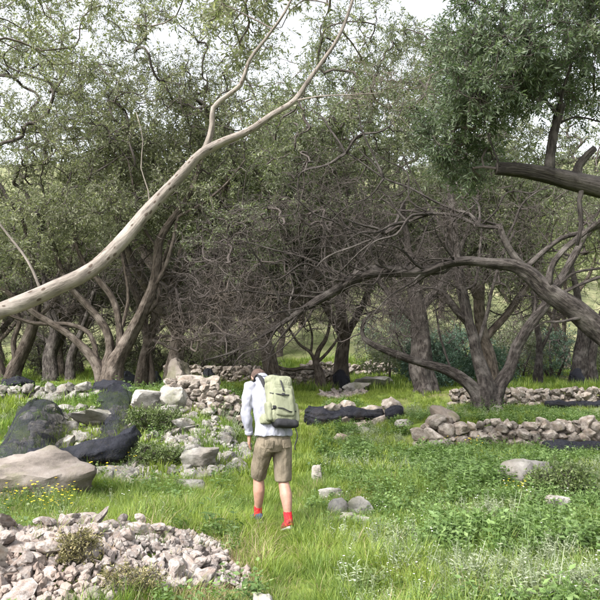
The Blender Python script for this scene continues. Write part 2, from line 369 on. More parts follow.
WALLS = []
def wall(label, path, height, kind, rmin, rmax, n, seed, group='dry stone terrace walls', lean=0.12, rough=0.06, zoff=0.0, taper=None):
    """stones packed over the face of a wall that follows ground points"""
    r = rs(seed); path = np.array(path, float)
    seg = np.linalg.norm(np.diff(path[:, :2], axis=0), axis=1); S = np.concatenate([[0], np.cumsum(seg)])
    mid = path[len(path) // 2]; e = empty('dry_stone_wall', g(mid[0], mid[1])); tag(e, label, 'stone wall', group)
    base = np.array(e.location)
    hf = (lambda s: height) if taper is None else (lambda s: np.interp(s / S[-1], *taper) * height)
    P, R = pack2(min(290, int(n * 1.5)), (0, -0.03), (S[-1], height), rmin * 0.8, rmax, r, lambda p: p[1] < hf(p[0]), 0.80, 1.6, 60000)
    for (s, z), rr in zip(P, R):
        x = np.interp(s, S, path[:, 0]); y = np.interp(s, S, path[:, 1])
        i = min(len(seg) - 1, int(np.searchsorted(S, s) - 1)) if s > 0 else 0
        tdir = (path[i + 1] - path[i])[:2] / seg[i]; nrm = np.array([-tdir[1], tdir[0]])
        if nrm[1] < 0: nrm = -nrm
        off = nrm * (z * lean + r.normal() * rough)
        gz = float(H(x, y)) if taper is None or True else 0
        o = stone(e, kind, np.array([x + off[0], y + off[1], gz + z + zoff]) - base, rr * 1.36, r)
        o.rotation_euler[2] = math.atan2(tdir[1], tdir[0]) + r.normal() * 0.4
        o.scale.z *= 1.15; o.scale.y *= 1.25
    m = int(S[-1] * height * 260); fs_ = r.uniform(0, S[-1], m); fz = r.uniform(0, 1, m)
    px_ = np.interp(fs_, S, path[:, 0]); py_ = np.interp(fs_, S, path[:, 1]); zz = fz * np.array([hf(s_) for s_ in fs_]) * 0.97
    joined_stones('rubble_fill', np.stack([px_ + r.normal(size=m) * .03, py_ + zz * lean + r.uniform(.02, .16, m), H(px_, py_) + zz], -1) - base, r.uniform(.02, .055, m), kind, r, e)
    WALLS.append((path, height)); return e
def wall_mask(x, y):
    m = np.zeros(len(x), bool)
    for p, h_ in WALLS:
        yy = np.interp(x, p[:, 0], p[:, 1]); m |= (x > p[0, 0]) & (x < p[-1, 0]) & (y > yy - .05) & (y < yy + .45)
    return m
def gpath(*pp): return [gp(*p)[:2] for p in pp]
wall('long low terrace wall of rounded stones right of the leaning olive', [(3.35, 12.95), (4.2, 12.9), (5.2, 12.95), (6.3, 13.0), (7.6, 13.05)], 0.55, 'wall', 0.05, 0.125, 190, 11, taper=([0, .1, .4, .7, 1], [0.7, 1, 1, .95, 1]))
wall('short tumbled wall of big stones below the forked olive trunk', [(2.3, 13.0), (2.75, 12.95), (3.3, 12.95)], 0.55, 'wall', 0.08, 0.16, 46, 12, taper=([0, .5, 1], [0.5, 1, .8]), lean=0.3)
wall('small stone wall on the upper terrace behind the forked olive', [(4.3, 18.6), (5.4, 18.7), (6.5, 18.6), (8.2, 18.7), (9.6, 18.8)], 0.42, 'wall', 0.055, 0.12, 170, 13)
wall('broken line of half-buried stones right of the hiker', [(0.4, 15.25), (1.0, 15.2), (1.5, 15.15), (2.1, 15.0)], 0.42, 'wall', 0.07, 0.2, 46, 14, lean=0.4, taper=([0, .3, .6, 1], [0.5, 1, 1, .7]))
wall('long far wall of small stones directly behind the hiker', [(-5.0, 24.2), (-3.4, 24.0), (-1.8, 24.0), (0.2, 24.2), (1.6, 24.6)], 0.62, 'wall', 0.055, 0.12, 290, 15)
wall('farthest stone wall above the bright grass behind the small olive', [(0.2, 31.0), (1.6, 31.0), (3.0, 31.3), (4.6, 31.8)], 0.6, 'wall', 0.07, 0.15, 150, 16)
wall('dark rubble wall beside the hiker elbow at the path', [(-2.6, 12.35), (-2.2, 12.2), (-1.6, 12.1), (-1.0, 12.25)], 0.46, 'wall', 0.04, 0.085, 170, 17, lean=0.5)
wall('little stone row on the terrace at the far left edge', [(-6.9, 13.0), (-6.0, 12.95), (-5.1, 13.0), (-4.3, 13.1)], 0.26, 'grey', 0.06, 0.12, 60, 18)
wall('stacked flat stones under the standing rock', [(-2.75, 13.6), (-2.3, 13.5), (-1.8, 13.55)], 0.3, 'wall', 0.07, 0.15, 40, 19)

# rubble bank on the left
r = rs(21)
bank = empty('rubble_bank', g(-2.4, 10.8)); tag(bank, 'bank of scattered pale limestone rubble between the black net and the hiker', 'rubble')
bl = np.array(bank.location)
def in_bank(p):
    x, y = p
    lo = np.interp(x, [-5.2, -3.6, -2.4, -1.4, -0.9], [9.0, 9.2, 9.0, 9.4, 10.2]); hi = np.interp(x, [-5.2, -3.6, -2.6, -1.8, -0.9], [12.4, 12.4, 12.6, 12.2, 11.4])
    dens = 0.35 + 0.65 * (mnoise.noise(Vector((x * 1.3, y * 1.3, 4.0))) * 0.5 + 0.5 > 0.5) 
    return lo < y < hi and r.uniform() < dens
P, R = pack2(290, (-5.2, 9.0), (-0.9, 12.7), 0.04, 0.15, r, in_bank, 0.9, 3.0, 60000)
for (x, y), rr in zip(P, R): stone(bank, 'grey', g(x, y, rr * 0.2) - bl, rr * 1.3, r)
pts = []
while len(pts) < 2200:
    p = r.uniform((-4.6, 9.0), (-0.9, 12.6))
    if in_bank(p): pts.append(g(p[0], p[1], 0.01) - bl)
joined_stones('pebbles', pts, r.uniform(0.02, 0.05, len(pts)), 'grey', r, bank)
# pale scree patch behind
scree = empty('scree_patch', g(1.3, 20.5)); tag(scree, 'patch of small pinkish scree on the bright grass behind the hiker', 'rubble')
sl_ = np.array(scree.location); r = rs(22)
P, R = pack2(150, (0.5, 18.6), (2.3, 22.4), 0.04, 0.12, r, lambda p: ((p[0] - 1.35 - 0.18 * (p[1] - 20.5)) / 0.75) ** 2 + ((p[1] - 20.5) / 1.9) ** 2 < 1, 0.95, 2, 30000)
for (x, y), rr in zip(P, R): stone(scree, 'heap', g(x, y, rr * 0.3) - sl_, rr * 1.1, r)

def boulder(px, py, d, dims, label, mat, seed, name='boulder', rz=0.0, tilt=(0, 0), sink=0.3, group=None, sub=4, rough=0.05, planes=9, soft=14):
    p = at(px, py, d); z = float(H(p[0], p[1]))
    me = rock_mesh(name, seed, sub, planes, mat=mat, soft=soft, rough=rough, dims=dims)
    o = obj(name, me); o.location = (p[0], p[1], z + dims[2] * (0.8 - 2 * sink)); o.rotation_euler = (tilt[0], tilt[1], rz)
    return tag(o, label, 'rock', group)
boulder(20, 497, 8.5, (0.93, 0.62, 0.46), 'large smooth tan boulder slab in front of the black net', S_BIG, 147, rz=0.1, tilt=(0.30, -0.04), sink=0.29, rough=0.04, soft=17, planes=7, sub=5)
boulder(177, 378, 15.4, (0.34, 0.3, 0.56), 'upright standing rock beside the left olive trunks', S_BIG, 42, 'standing_stone', sink=0.12)
boulder(524, 492, 8.9, (0.30, 0.24, 0.28), 'pale round-topped boulder in the herbs at right', S_GREY, 43, sink=0.06)
boulder(557, 519, 7.5, (0.15, 0.11, 0.13), 'small flat pale stone below the right boulder', S_GREY, 44, 'rock', sink=0.0)
boulder(317, 488, 9.4, (0.095, 0.085, 0.19), 'narrow upright pale stone in grass right of the hiker', S_GREY, 45, 'rock', sink=0.05)
boulder(334, 497, 8.6, (0.16, 0.12, 0.12), 'mossy low stone behind the white rock cluster', S_GREY, 46, 'rock', sink=0.1)
boulder(337, 515, 7.6, (0.13, 0.11, 0.16), 'tallest white rock of the cluster right of the hiker', S_GREY, 47, 'rock', sink=0.05)
boulder(358, 516, 7.7, (0.18, 0.14, 0.15), 'broad white rock at the right of the cluster', S_GREY, 48, 'rock', sink=0.08)
boulder(346, 529, 7.2, (0.11, 0.1, 0.11), 'small white rock at the front of the cluster', S_GREY, 49, 'rock', sink=0.05)
boulder(361, 530, 7.15, (0.12, 0.1, 0.11), 'squat white rock low at the right front of the cluster', S_GREY, 50, 'rock', sink=0.05)
boulder(326, 530, 7.2, (0.12, 0.09, 0.09), 'smallest pale stone left of the white cluster', S_GREY, 51, 'rock', sink=0.05)
boulder(341, 449, 13.2, (0.17, 0.13, 0.12), 'lone brownish stone in grass right of the hiker shoulder', S_WALL, 52, 'rock', sink=0.1)
boulder(447, 425, 13.5, (0.27, 0.22, 0.24), 'big brown boulder at the end of the terrace wall', S_BIG, 53, tilt=(0.1, 0.5), sink=0.2)
boulder(437, 441, 12.9, (0.24, 0.18, 0.18), 'pale block in front of the big brown boulder', S_GREY, 54, 'rock', sink=0.12)
boulder(405, 437, 13.6, (0.19, 0.15, 0.13), 'pale stone in a low row left of the brown boulder', S_GREY, 55, 'rock', sink=0.1)
boulder(363, 434, 14.2, (0.16, 0.13, 0.12), 'grey stone at the left end of the low stone row', S_GREY, 56, 'rock', sink=0.1)
boulder(375, 385, 22.6, (0.75, 0.45, 0.34), 'white outcrop rock on the bright grass behind', S_GREY, 57, sink=0.15)
boulder(355, 389, 21.5, (0.4, 0.3, 0.22), 'smaller white rock left of the outcrop', S_GREY, 58, 'rock', sink=0.15)
boulder(322, 400, 15.3, (0.36, 0.25, 0.22), 'dark rounded rock on the terrace edge behind the backpack', S_WALL, 59, sink=0.1)
boulder(265, 588, 4.75, (0.09, 0.08, 0.07), 'flat grey stone in grass at the bottom near the heap', S_GREY, 60, 'rock', sink=0.1)
boulder(497, 396, 15.6, (0.18, 0.14, 0.12), 'pale round stone lodged at the foot of the forked olive', S_GREY, 61, 'rock', sink=0.0)
boulder(190, 480, 9.0, (0.22, 0.16, 0.12), 'pale flat rock at the lower edge of the rubble bank', S_GREY, 62, 'rock', sink=0.1)
boulder(100, 433, 11.6, (0.34, 0.24, 0.2), 'pale block showing beneath the black net', S_GREY, 63, 'rock', sink=0.1)
boulder(148, 425, 12.2, (0.40, 0.28, 0.28), 'broad pale block on the terrace edge right of the net', S_GREY, 64, 'rock', sink=0.1)
boulder(173, 428, 12.2, (0.36, 0.28, 0.3), 'squarish pale block right beside the broad one', S_GREY, 65, 'rock', sink=0.1)
boulder(200, 462, 10.0, (0.25, 0.2, 0.2), 'whitest rock on the rubble bank left of the hiker knee', S_GREY, 66, 'rock', sink=0.1)

# ------------------------------------------------------------------ trees
def catmull(P, step):
    P = np.asarray(P, float); n = len(P)
    if n == 2: 
        k = max(2, int(np.linalg.norm(P[1, :3] - P[0, :3]) / step) + 1); return P[0] + (P[1] - P[0]) * np.linspace(0, 1, k)[:, None]
    h = np.maximum(np.linalg.norm(np.diff(P[:, :3], axis=0), axis=1), 1e-4); sl_p = np.diff(P, axis=0) / h[:, None]
    M = np.vstack([sl_p[:1], (sl_p[1:] * h[:-1, None] + sl_p[:-1] * h[1:, None]) / (h[:-1] + h[1:])[:, None], sl_p[-1:]]); out = []
    for i in range(n - 1):
        k = max(2, int(h[i] / step)); t = np.linspace(0, 1, k, endpoint=False)[:, None]
        o = (2 * t**3 - 3 * t**2 + 1) * P[i] + (t**3 - 2 * t**2 + t) * h[i] * M[i] + (-2 * t**3 + 3 * t**2) * P[i + 1] + (t**3 - t**2) * h[i] * M[i + 1]
        o[:, 3:] = P[i, 3:] + (P[i + 1, 3:] - P[i, 3:]) * t; out.append(o)
    return np.concatenate(out + [P[-1:]])
def frames(P):
    T = np.gradient(P, axis=0); T /= np.linalg.norm(T, axis=1)[:, None] + 1e-9
    ref = np.array([0.31, 0.2, 0.93]) if abs(T[0, 2]) < 0.8 else np.array([0.93, 0.3, 0.2])
    A = np.cross(T, ref); A /= np.linalg.norm(A, axis=1)[:, None] + 1e-9
    return T, A, np.cross(T, A)
def tube(P, R, sides, V, Qd, Td, off, gnarl=0.0, seed=0, cap=False, UV=None, flute=0.0):
    P = np.asarray(P); R = np.asarray(R); n = len(P); T, A, B = frames(P)
    th = np.linspace(0, 2 * math.pi, sides, endpoint=False)
    rad = np.repeat(R[:, None], sides, 1)
    if gnarl or flute:
        s = np.concatenate([[0], np.cumsum(np.linalg.norm(np.diff(P, axis=0), axis=1))])
        r = rs(seed)
        tw = r.uniform(-1.2, 1.2); ph = r.uniform(0, 6.28, 6)
        s1 = s[:, None]; t1 = th[None]
        m = flute * (np.sin(3 * t1 + tw * s1 + ph[0]) * 0.6 + np.sin(5 * t1 - 1.3 * tw * s1 + ph[1]) * 0.4 + 0.35 * np.abs(np.sin(4 * t1 + 1.7 * tw * s1 + ph[4])))
        m = m + gnarl * (np.sin(s1 * 2.9 + ph[2] + 2 * t1) * 0.5 + np.sin(s1 * 4.3 - 3 * t1 + ph[4]) * 0.35 + np.sin(s1 * 1.3 + t1 + ph[5]) * 0.6)
        fur = np.array([[mnoise.noise(Vector((math.cos(b_ + a_ * .5 * tw) * 2.2 + ph[0], math.sin(b_ + a_ * .5 * tw) * 2.2 + ph[1], a_ * .7))) + .6 * mnoise.noise(Vector((math.cos(b_ + a_ * .5 * tw) * 5 + ph[2], math.sin(b_ + a_ * .5 * tw) * 5, a_ * 1.5))) for b_ in th] for a_ in s])
        m = m + fur * (gnarl * 1.6 + flute * .7)
        rad = rad * (1 + m)
    ring = P[:, None] + A[:, None] * (np.cos(th)[None, :, None] * rad[..., None]) + B[:, None] * (np.sin(th)[None, :, None] * rad[..., None])
    V.append(ring.reshape(-1, 3))
    i = np.arange(n - 1)[:, None] * sides; j = np.arange(sides)[None]; j2 = (j + 1) % sides
    qd = np.stack([i + j, i + j2, i + sides + j2, i + sides + j], -1).reshape(-1, 4) + off
    Qd.append(qd)
    if UV is not None:
        s = np.concatenate([[0], np.cumsum(np.linalg.norm(np.diff(P, axis=0), axis=1))])
        rm = max(0.03, float(np.mean(R))) * 6.28
        u0 = (j / sides * rm + 0 * i).ravel(); u1 = ((j + 1) / sides * rm + 0 * i).ravel()
        v0 = np.repeat(s[:-1], sides); v1 = np.repeat(s[1:], sides)
        UV.append(np.stack([np.stack([u0, v0], -1), np.stack([u1, v0], -1), np.stack([u1, v1], -1), np.stack([u0, v1], -1)], 1).reshape(-1, 2))
    m = n * sides
    if cap:
        for e, k in ((0, 0), (1, (n - 1) * sides)):
            V.append((P[0] if e == 0 else P[-1])[None]); c = off + m; m += 1
            jj = np.arange(sides); 
            Td.append(np.stack([np.full(sides, c), k + off + (jj + 1) % sides, k + off + jj] if e == 0 else [np.full(sides, c), k + off + jj, k + off + (jj + 1) % sides], -1))
            if UV is not None: UV.append(('tri', sides))
    return off + m
def limb_mesh(name, P4, sides, mat, seed, gnarl=0.06, flute=0.1):
    V, Q, T, UV = [], [], [], []
    tube(P4[:, :3], P4[:, 3], sides, V, Q, T, 0, gnarl, seed, True, UV, flute)
    me = mesh_np(name, np.concatenate(V), np.concatenate(Q), np.concatenate(T), True, mat)
    uvq = np.concatenate([u for u in UV if not isinstance(u, tuple)]); nt_ = sum(u[1] for u in UV if isinstance(u, tuple)) * 3
    lay = me.uv_layers.new(name='UVMap'); lay.data.foreach_set('uv', np.concatenate([uvq, np.zeros((nt_, 2))]).astype(np.float32).ravel())
    return me
def leaf_quads(base, dirs, nrm, L, W):
    side = np.cross(dirs, nrm); side /= np.linalg.norm(side, axis=1)[:, None] + 1e-9
    n = len(base); L = L[:, None]; W = W[:, None]
    V = np.stack([base, base + dirs * L * 0.45 + side * W * 0.5 + nrm * L * 0.05, base + dirs * L, base + dirs * L * 0.45 - side * W * 0.5 + nrm * L * 0.05], 1).reshape(-1, 3)
    return V, np.arange(n * 4).reshape(n, 4)
def unit(v): return v / (np.linalg.norm(v, axis=-1, keepdims=True) + 1e-9)

def build_tree(label, limbs, blobs, seed, bark=B_MID, leaf=L_MID, twig=B_TWIG, base=None, leaf_len=0.065, leaf_w=0.017, sprigs=6, per=12,
               sprig_len=0.26, sides=12, gnarl=0.06, flute=0.1, name='olive_tree', group='olive trees of the grove', rtip=0.006, cat='olive tree',
               droop=0.25, limb_step=0.09, link=True, tw_sprigs=4, tw_len=0.35, clearing=None):
    """limbs: lists of (x,y,z,r). blobs: (centre, radii, n, kind) with kind 'leaf' or 'twig'"""
    r = rs(seed)
    e = empty(name, (0, 0, 0)) if link else None
    nodes, rad = [], []; pieces = []
    for k, L in enumerate(limbs):
        P = catmull(L, limb_step)
        m = len(P); jit = r.normal(size=(m + 10, 3)); jit = np.stack([np.convolve(jit[:, c_], np.hanning(13)[1:-1] / 6.0 * 2.4, 'valid') for c_ in range(3)], -1)[:m] * (P[:, 3:4] * 0.11); jit[0] = 0; P[:, :3] += jit
        nodes.append(P[:, :3]); rad.append(P[:, 3])
        pieces.append(('trunk' if k == 0 else 'limb', limb_mesh('trunk' if k == 0 else 'limb', P, sides if P[0, 3] > 0.08 else 8, bark, seed * 31 + k, gnarl, flute)))
    NP = np.concatenate(nodes); NR = np.concatenate(rad); nfix = len(NP)
    # points to reach
    T, K = [], []
    for c, rr, n, kind in blobs:
        u = r.normal(size=(n, 3)); u /= np.linalg.norm(u, axis=1)[:, None]; u *= r.uniform(0.15, 1, (n, 1)) ** 0.45
        # hollow it in clumps so that the sky shows through
        p = np.asarray(c) + u * np.asarray(rr)
        T.append(p); K += [kind == 'leaf'] * n
    T = np.concatenate(T); K = np.array(K)
    keep = np.array([mnoise.noise(Vector(p * 0.9) + Vector((seed, 0, 0))) > -0.22 for p in T]); T, K = T[keep], K[keep]
    d0 = np.array([np.min(np.sum((NP - p) ** 2, 1)) for p in T]); o = np.argsort(d0); T, K = T[o], K[o]
    cap_ = nfix + len(T) * 14; AN = np.zeros((cap_, 3)); AN[:nfix] = NP; par = np.full(cap_, -1); cnt = np.zeros(cap_); m = nfix
    usable = np.ones(cap_, bool); usable[:nfix] = NR < 0.16 if np.any(NR < 0.16) else True
    ND = np.zeros((cap_, 3)); paths = []
    for p in T:
        D = AN[:m] - p; dd = np.sum(D * D, 1) + (~usable[:m]) * 1e3; i = int(np.argmin(dd)); dist = math.sqrt(np.sum(D[i] ** 2))
        k = max(2, min(12, int(dist / 0.22) + 1)); s = np.linspace(0, 1, k + 1)[1:, None]
        q0 = AN[i]; mid = q0 + (p - q0) * 0.3 + (ND[i] * dist * 0.3 if i >= nfix else (p - q0) * 0.2) + r.normal(size=3) * dist * 0.06 + np.array([0, 0, dist * 0.04])
        pth = (1 - s) ** 2 * q0 + 2 * s * (1 - s) * mid + s * s * p
        pth[:-1] += r.normal(size=(k - 1, 3)) * min(0.028, dist * 0.022)
        ids = np.arange(m, m + k); AN[ids] = pth; ND[ids] = unit(np.diff(np.vstack([q0, pth]), axis=0)); par[ids[0]] = i; par[ids[1:]] = ids[:-1]; m += k; paths.append((i, ids)); cnt[ids[-1]] += 1
    for i in range(m - 1, nfix - 1, -1):
        if par[i] >= nfix: cnt[par[i]] += cnt[i]
    V, Q, Td = [], [], []; off = 0
    for i, ids in paths:
        P = np.vstack([AN[i], AN[ids]]); c = np.concatenate([[cnt[ids[0]]], cnt[ids]])
        R = rtip * np.maximum(c, 1) ** 0.38
        R = np.minimum(R, (NR[i] * 0.75 if i < nfix else 1.0)); R[-1] *= 0.6 if c[-1] < 1.5 else 1.0
        off = tube(P, R, 5 if R[0] > 0.02 else 4 if R[0] > 0.011 else 3, V, Q, Td, off)
    # sprigs
    tips = np.array([AN[ids[-1]] for _, ids in paths]); tdir = unit(np.array([AN[ids[-1]] - AN[i] for i, ids in paths]))
    def sprig(tp, td, n, ln):
        b = np.repeat(tp, n, 0) + r.normal(size=(len(tp) * n, 3)) * min(0.05, ln * .1)
        d = unit(np.repeat(td, n, 0) * 0.6 + r.normal(size=(len(tp) * n, 3)) * 0.75 + np.array([0, 0, 0.15 - droop]))
        l = ln * r.uniform(0.5, 1.3, len(b)); return b, d, l
    Lv = None
    sb, sdn, sln = [], [], []
    if K.any():
        b, d, l = sprig(tips[K], tdir[K], sprigs, sprig_len); sb.append(b); sdn.append(d); sln.append(l)
        n = len(b); tt = np.tile(np.linspace(0.12, 1, per), n) ; B = np.repeat(b, per, 0); D = np.repeat(d, per, 0); Ln = np.repeat(l, per)
        base_ = B + D * (tt * Ln)[:, None]
        perp = unit(np.cross(D, r.normal(size=D.shape)))
        ld = unit(D * r.uniform(0.2, 0.9, (len(D), 1)) + perp * r.uniform(0.5, 1.0, (len(D), 1)) + np.array([0, 0, -droop * 0.4]))
        nr = unit(np.cross(ld, r.normal(size=D.shape)) + np.array([0, 0, 0.55])); nr = unit(nr - ld * np.sum(nr * ld, 1, keepdims=True))
        sz = r.uniform(0.6, 1.25, len(D))
        LV, LQ = leaf_quads(base_, ld, nr, leaf_len * sz, leaf_w * sz * r.uniform(0.8, 1.2, len(D)))
        Lv = mesh_np('crown', LV, LQ, None, False, leaf)
        clump = np.repeat(r.normal(size=int(K.sum())), sprigs * per)
        fattr(Lv, 'rnd', np.clip(0.42 + 0.16 * clump + 0.2 * r.normal(size=len(LQ)), 0, 1))
    if (~K).any():
        b, d, l = sprig(tips[~K], tdir[~K], tw_sprigs, tw_len); sb.append(b); sdn.append(d); sln.append(l)
        # forked second order
        b2 = b + d * (l * r.uniform(0.3, 0.8, len(l)))[:, None]; d2 = unit(d + r.normal(size=d.shape) * 0.6); sb.append(b2); sdn.append(d2); sln.append(l * 0.6)
    b = np.concatenate(sb); d = np.concatenate(sdn); l = np.concatenate(sln)
    a1 = unit(np.cross(d, np.array([0.3, 0.5, 0.8]))); a2 = np.cross(d, a1)
    bend = r.normal(size=d.shape) * 0.06
    ringv = []
    for f, rr in ((0, rtip * 0.55), (0.55, rtip * 0.42), (1.0, rtip * 0.22)):
        c = b + d * (l * f)[:, None] + bend * (l * f * (1 - f) * 4)[:, None]
        for k in range(3):
            a = k * 2.094; ringv.append(c + a1 * (math.cos(a) * rr) + a2 * (math.sin(a) * rr))
    SV = np.stack(ringv, 1).reshape(-1, 3); o9 = (np.arange(len(b)) * 9)[:, None]
    SQ = np.concatenate([o9 + np.array([[s * 3 + k, s * 3 + (k + 1) % 3, s * 3 + 3 + (k + 1) % 3, s * 3 + 3 + k]]) for s in (0, 1) for k in range(3)])
    V.append(SV); Q.append(SQ + off)
    br = mesh_np('branches', np.concatenate(V), np.concatenate(Q), None, True, twig)
    pieces.append(('branches', br))
    if Lv: pieces.append(('crown', Lv))
    if not link: return pieces
    b0 = np.asarray(limbs[0][0][:3]) if base is None else np.asarray(base)
    e.location = b0
    for nm, me in pieces:
        co = np.zeros(len(me.vertices) * 3, np.float32); me.vertices.foreach_get('co', co); co = co.reshape(-1, 3) - b0.astype(np.float32); me.vertices.foreach_set('co', co.ravel()); me.update()
        tag(obj(nm, me, e), kind='stuff' if nm in ('branches', 'crown') else None)
    tag(e, label, cat, group)
    return e
RF = 0.62
def L4(d, *pts):
    """limb through photo points (px, py, radius[, distance])"""
    out = []
    for p in pts:
        q_ = at(p[0], p[1], p[3] if len(p) > 3 else d); out.append([*q_, p[2] * RF])
    return out
def W4(*pts): return [list(p) for p in pts]
def blob(px, py, d, rx, ry, rz, n, kind='leaf'): return (at(px, py, d), (rx, ry, rz), n, kind)

# near tree whose pale limb crosses the picture on the left (trunk outside the frame)
zb = float(H(-4.6, 4.4))
build_tree('olive with a long pale smooth limb rising across the upper left', [
    W4((-4.6, 4.4, zb - 0.1, 0.28), (-4.45, 4.45, 0.5, 0.2), (-4.1, 4.6, 1.15, 0.13)) + L4(5, (-110, 345, .15, 4.7), (-50, 334, .125, 4.8), (0, 312, .108, 5), (50, 291, .098, 5.05), (92, 270, .094, 5.1), (120, 243, .09, 5.15), (150, 208, .083, 5.2), (180, 177, .076, 5.3), (203, 153, .067, 5.35), (225, 141, .056, 5.4), (245, 133, .05, 5.45), (272, 115, .043, 5.55), (295, 100, .038, 5.65), (306, 84, .034, 5.7), (322, 62, .03, 5.8), (338, 38, .028, 5.9), (350, 8, .024, 6), (362, -40, .018, 6.1)),
    L4(5.4, (196, 162, .045), (206, 146, .046), (212, 125, .042), (213, 108, .038), (228, 95, .036), (240, 85, .032), (248, 62, .026), (266, 38, .022), (285, 12, .018), (302, -30, .014)),
    L4(5.65, (294, 101, .016), (320, 96, .013), (345, 95, .01), (382, 93, .006)),
    L4(5.2, (150, 209, .011), (148, 190, .009), (141, 168, .007), (143, 140, .006), (136, 112, .004)),
    L4(5.05, (42, 294, .02), (28, 262, .016), (8, 235, .013), (-15, 205, .01)),
    W4((-4.45, 4.45, 0.5, 0.2), (-4.9, 4.8, 1.5, 0.16), (-5.2, 5.4, 2.8, 0.12), (-5.0, 6.0, 4.2, 0.07)),
], [blob(132, 95, 5.3, 0.22, 0.3, 0.3, 16, 'twig'), blob(385, 90, 5.65, 0.2, 0.25, 0.15, 12, 'twig'), blob(-5, 200, 5.1, 0.2, 0.25, 0.25, 12, 'twig'), blob(300, -30, 6.2, 0.9, 0.9, 0.45, 60), blob(255, 22, 5.9, 0.5, 0.7, 0.35, 46), blob(345, 30, 6.2, 0.35, 0.6, 0.4, 26), blob(150, -18, 6.6, 0.9, 1.0, 0.32, 56), (np.array([-4.6, 6.2, 4.6]), (1.2, 1.3, 0.9), 120, 'leaf'), blob(20, 30, 7.2, 1.0, 1.1, 0.6, 70)],
    71, B_PALE, L_YEL, B_TWIGP, leaf_len=0.06, leaf_w=0.018, sides=16, gnarl=0.05, flute=0.03, sprigs=6, per=13, rtip=0.005)

# near tree with the sawn limb, upper right (trunk outside the frame)
RF = 0.82; zb = float(H(5.2, 6.4))
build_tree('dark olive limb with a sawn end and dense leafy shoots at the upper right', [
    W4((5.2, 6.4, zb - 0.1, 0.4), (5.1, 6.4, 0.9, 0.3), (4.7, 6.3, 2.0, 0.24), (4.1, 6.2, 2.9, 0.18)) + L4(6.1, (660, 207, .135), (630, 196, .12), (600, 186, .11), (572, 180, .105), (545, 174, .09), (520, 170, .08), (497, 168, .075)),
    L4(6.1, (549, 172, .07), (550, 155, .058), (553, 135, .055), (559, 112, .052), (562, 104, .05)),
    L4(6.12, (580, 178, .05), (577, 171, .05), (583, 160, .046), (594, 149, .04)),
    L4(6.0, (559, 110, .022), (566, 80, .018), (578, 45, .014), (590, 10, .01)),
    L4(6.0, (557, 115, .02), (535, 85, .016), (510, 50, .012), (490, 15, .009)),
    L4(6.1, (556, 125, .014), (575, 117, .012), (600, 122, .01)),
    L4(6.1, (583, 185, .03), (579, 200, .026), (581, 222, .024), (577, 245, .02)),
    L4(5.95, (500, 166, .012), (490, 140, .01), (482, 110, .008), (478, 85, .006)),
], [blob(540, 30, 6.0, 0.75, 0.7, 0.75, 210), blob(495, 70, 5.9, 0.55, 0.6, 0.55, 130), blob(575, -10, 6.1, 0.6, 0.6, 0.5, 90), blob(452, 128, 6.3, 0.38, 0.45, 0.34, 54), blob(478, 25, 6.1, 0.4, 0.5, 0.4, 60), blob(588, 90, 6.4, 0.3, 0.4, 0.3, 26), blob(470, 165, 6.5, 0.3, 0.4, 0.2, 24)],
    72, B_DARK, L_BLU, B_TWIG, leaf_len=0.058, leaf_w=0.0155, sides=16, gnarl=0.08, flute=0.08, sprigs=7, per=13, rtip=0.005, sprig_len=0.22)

# the big leaning tree on the right: a fan of thin dark branches springs from its horizontal limb
fan = []; rf = rs(808); anch = [(455, 261, 10.3), (425, 271, 10.4), (400, 272, 10.5), (372, 272, 10.6), (352, 281, 10.7), (335, 292, 10.8), (315, 303, 10.9), (290, 318, 11), (432, 214, 10.2), (408, 222, 10.2), (385, 234, 10.2), (480, 226, 10.2), (346, 153, 10.4), (384, 178, 10.4)]
for k in range(46):
    ax_, ay_, ad_ = anch[k % 14]; an = math.radians(rf.uniform(105, 238) if k % 5 else rf.uniform(40, 110)); ln = rf.uniform(45, 135); dz_ = rf.normal() * .5; dx, dy = math.cos(an), -math.sin(an); wv = rf.normal(size=4) * ln * .06; r0 = rf.uniform(.022, .05)
    fan.append([(ax_, ay_, r0, ad_)] + [(ax_ + dx * ln * t - dy * wv[i], ay_ + dy * ln * t + dx * wv[i] + ln * .16 * t * t, r0 * (1 - .8 * t), ad_ + dz_ * t) for i, t in enumerate((.22, .48, .74, 1.0))])
RF = 0.6; zb = float(H(6.9, 10.2))
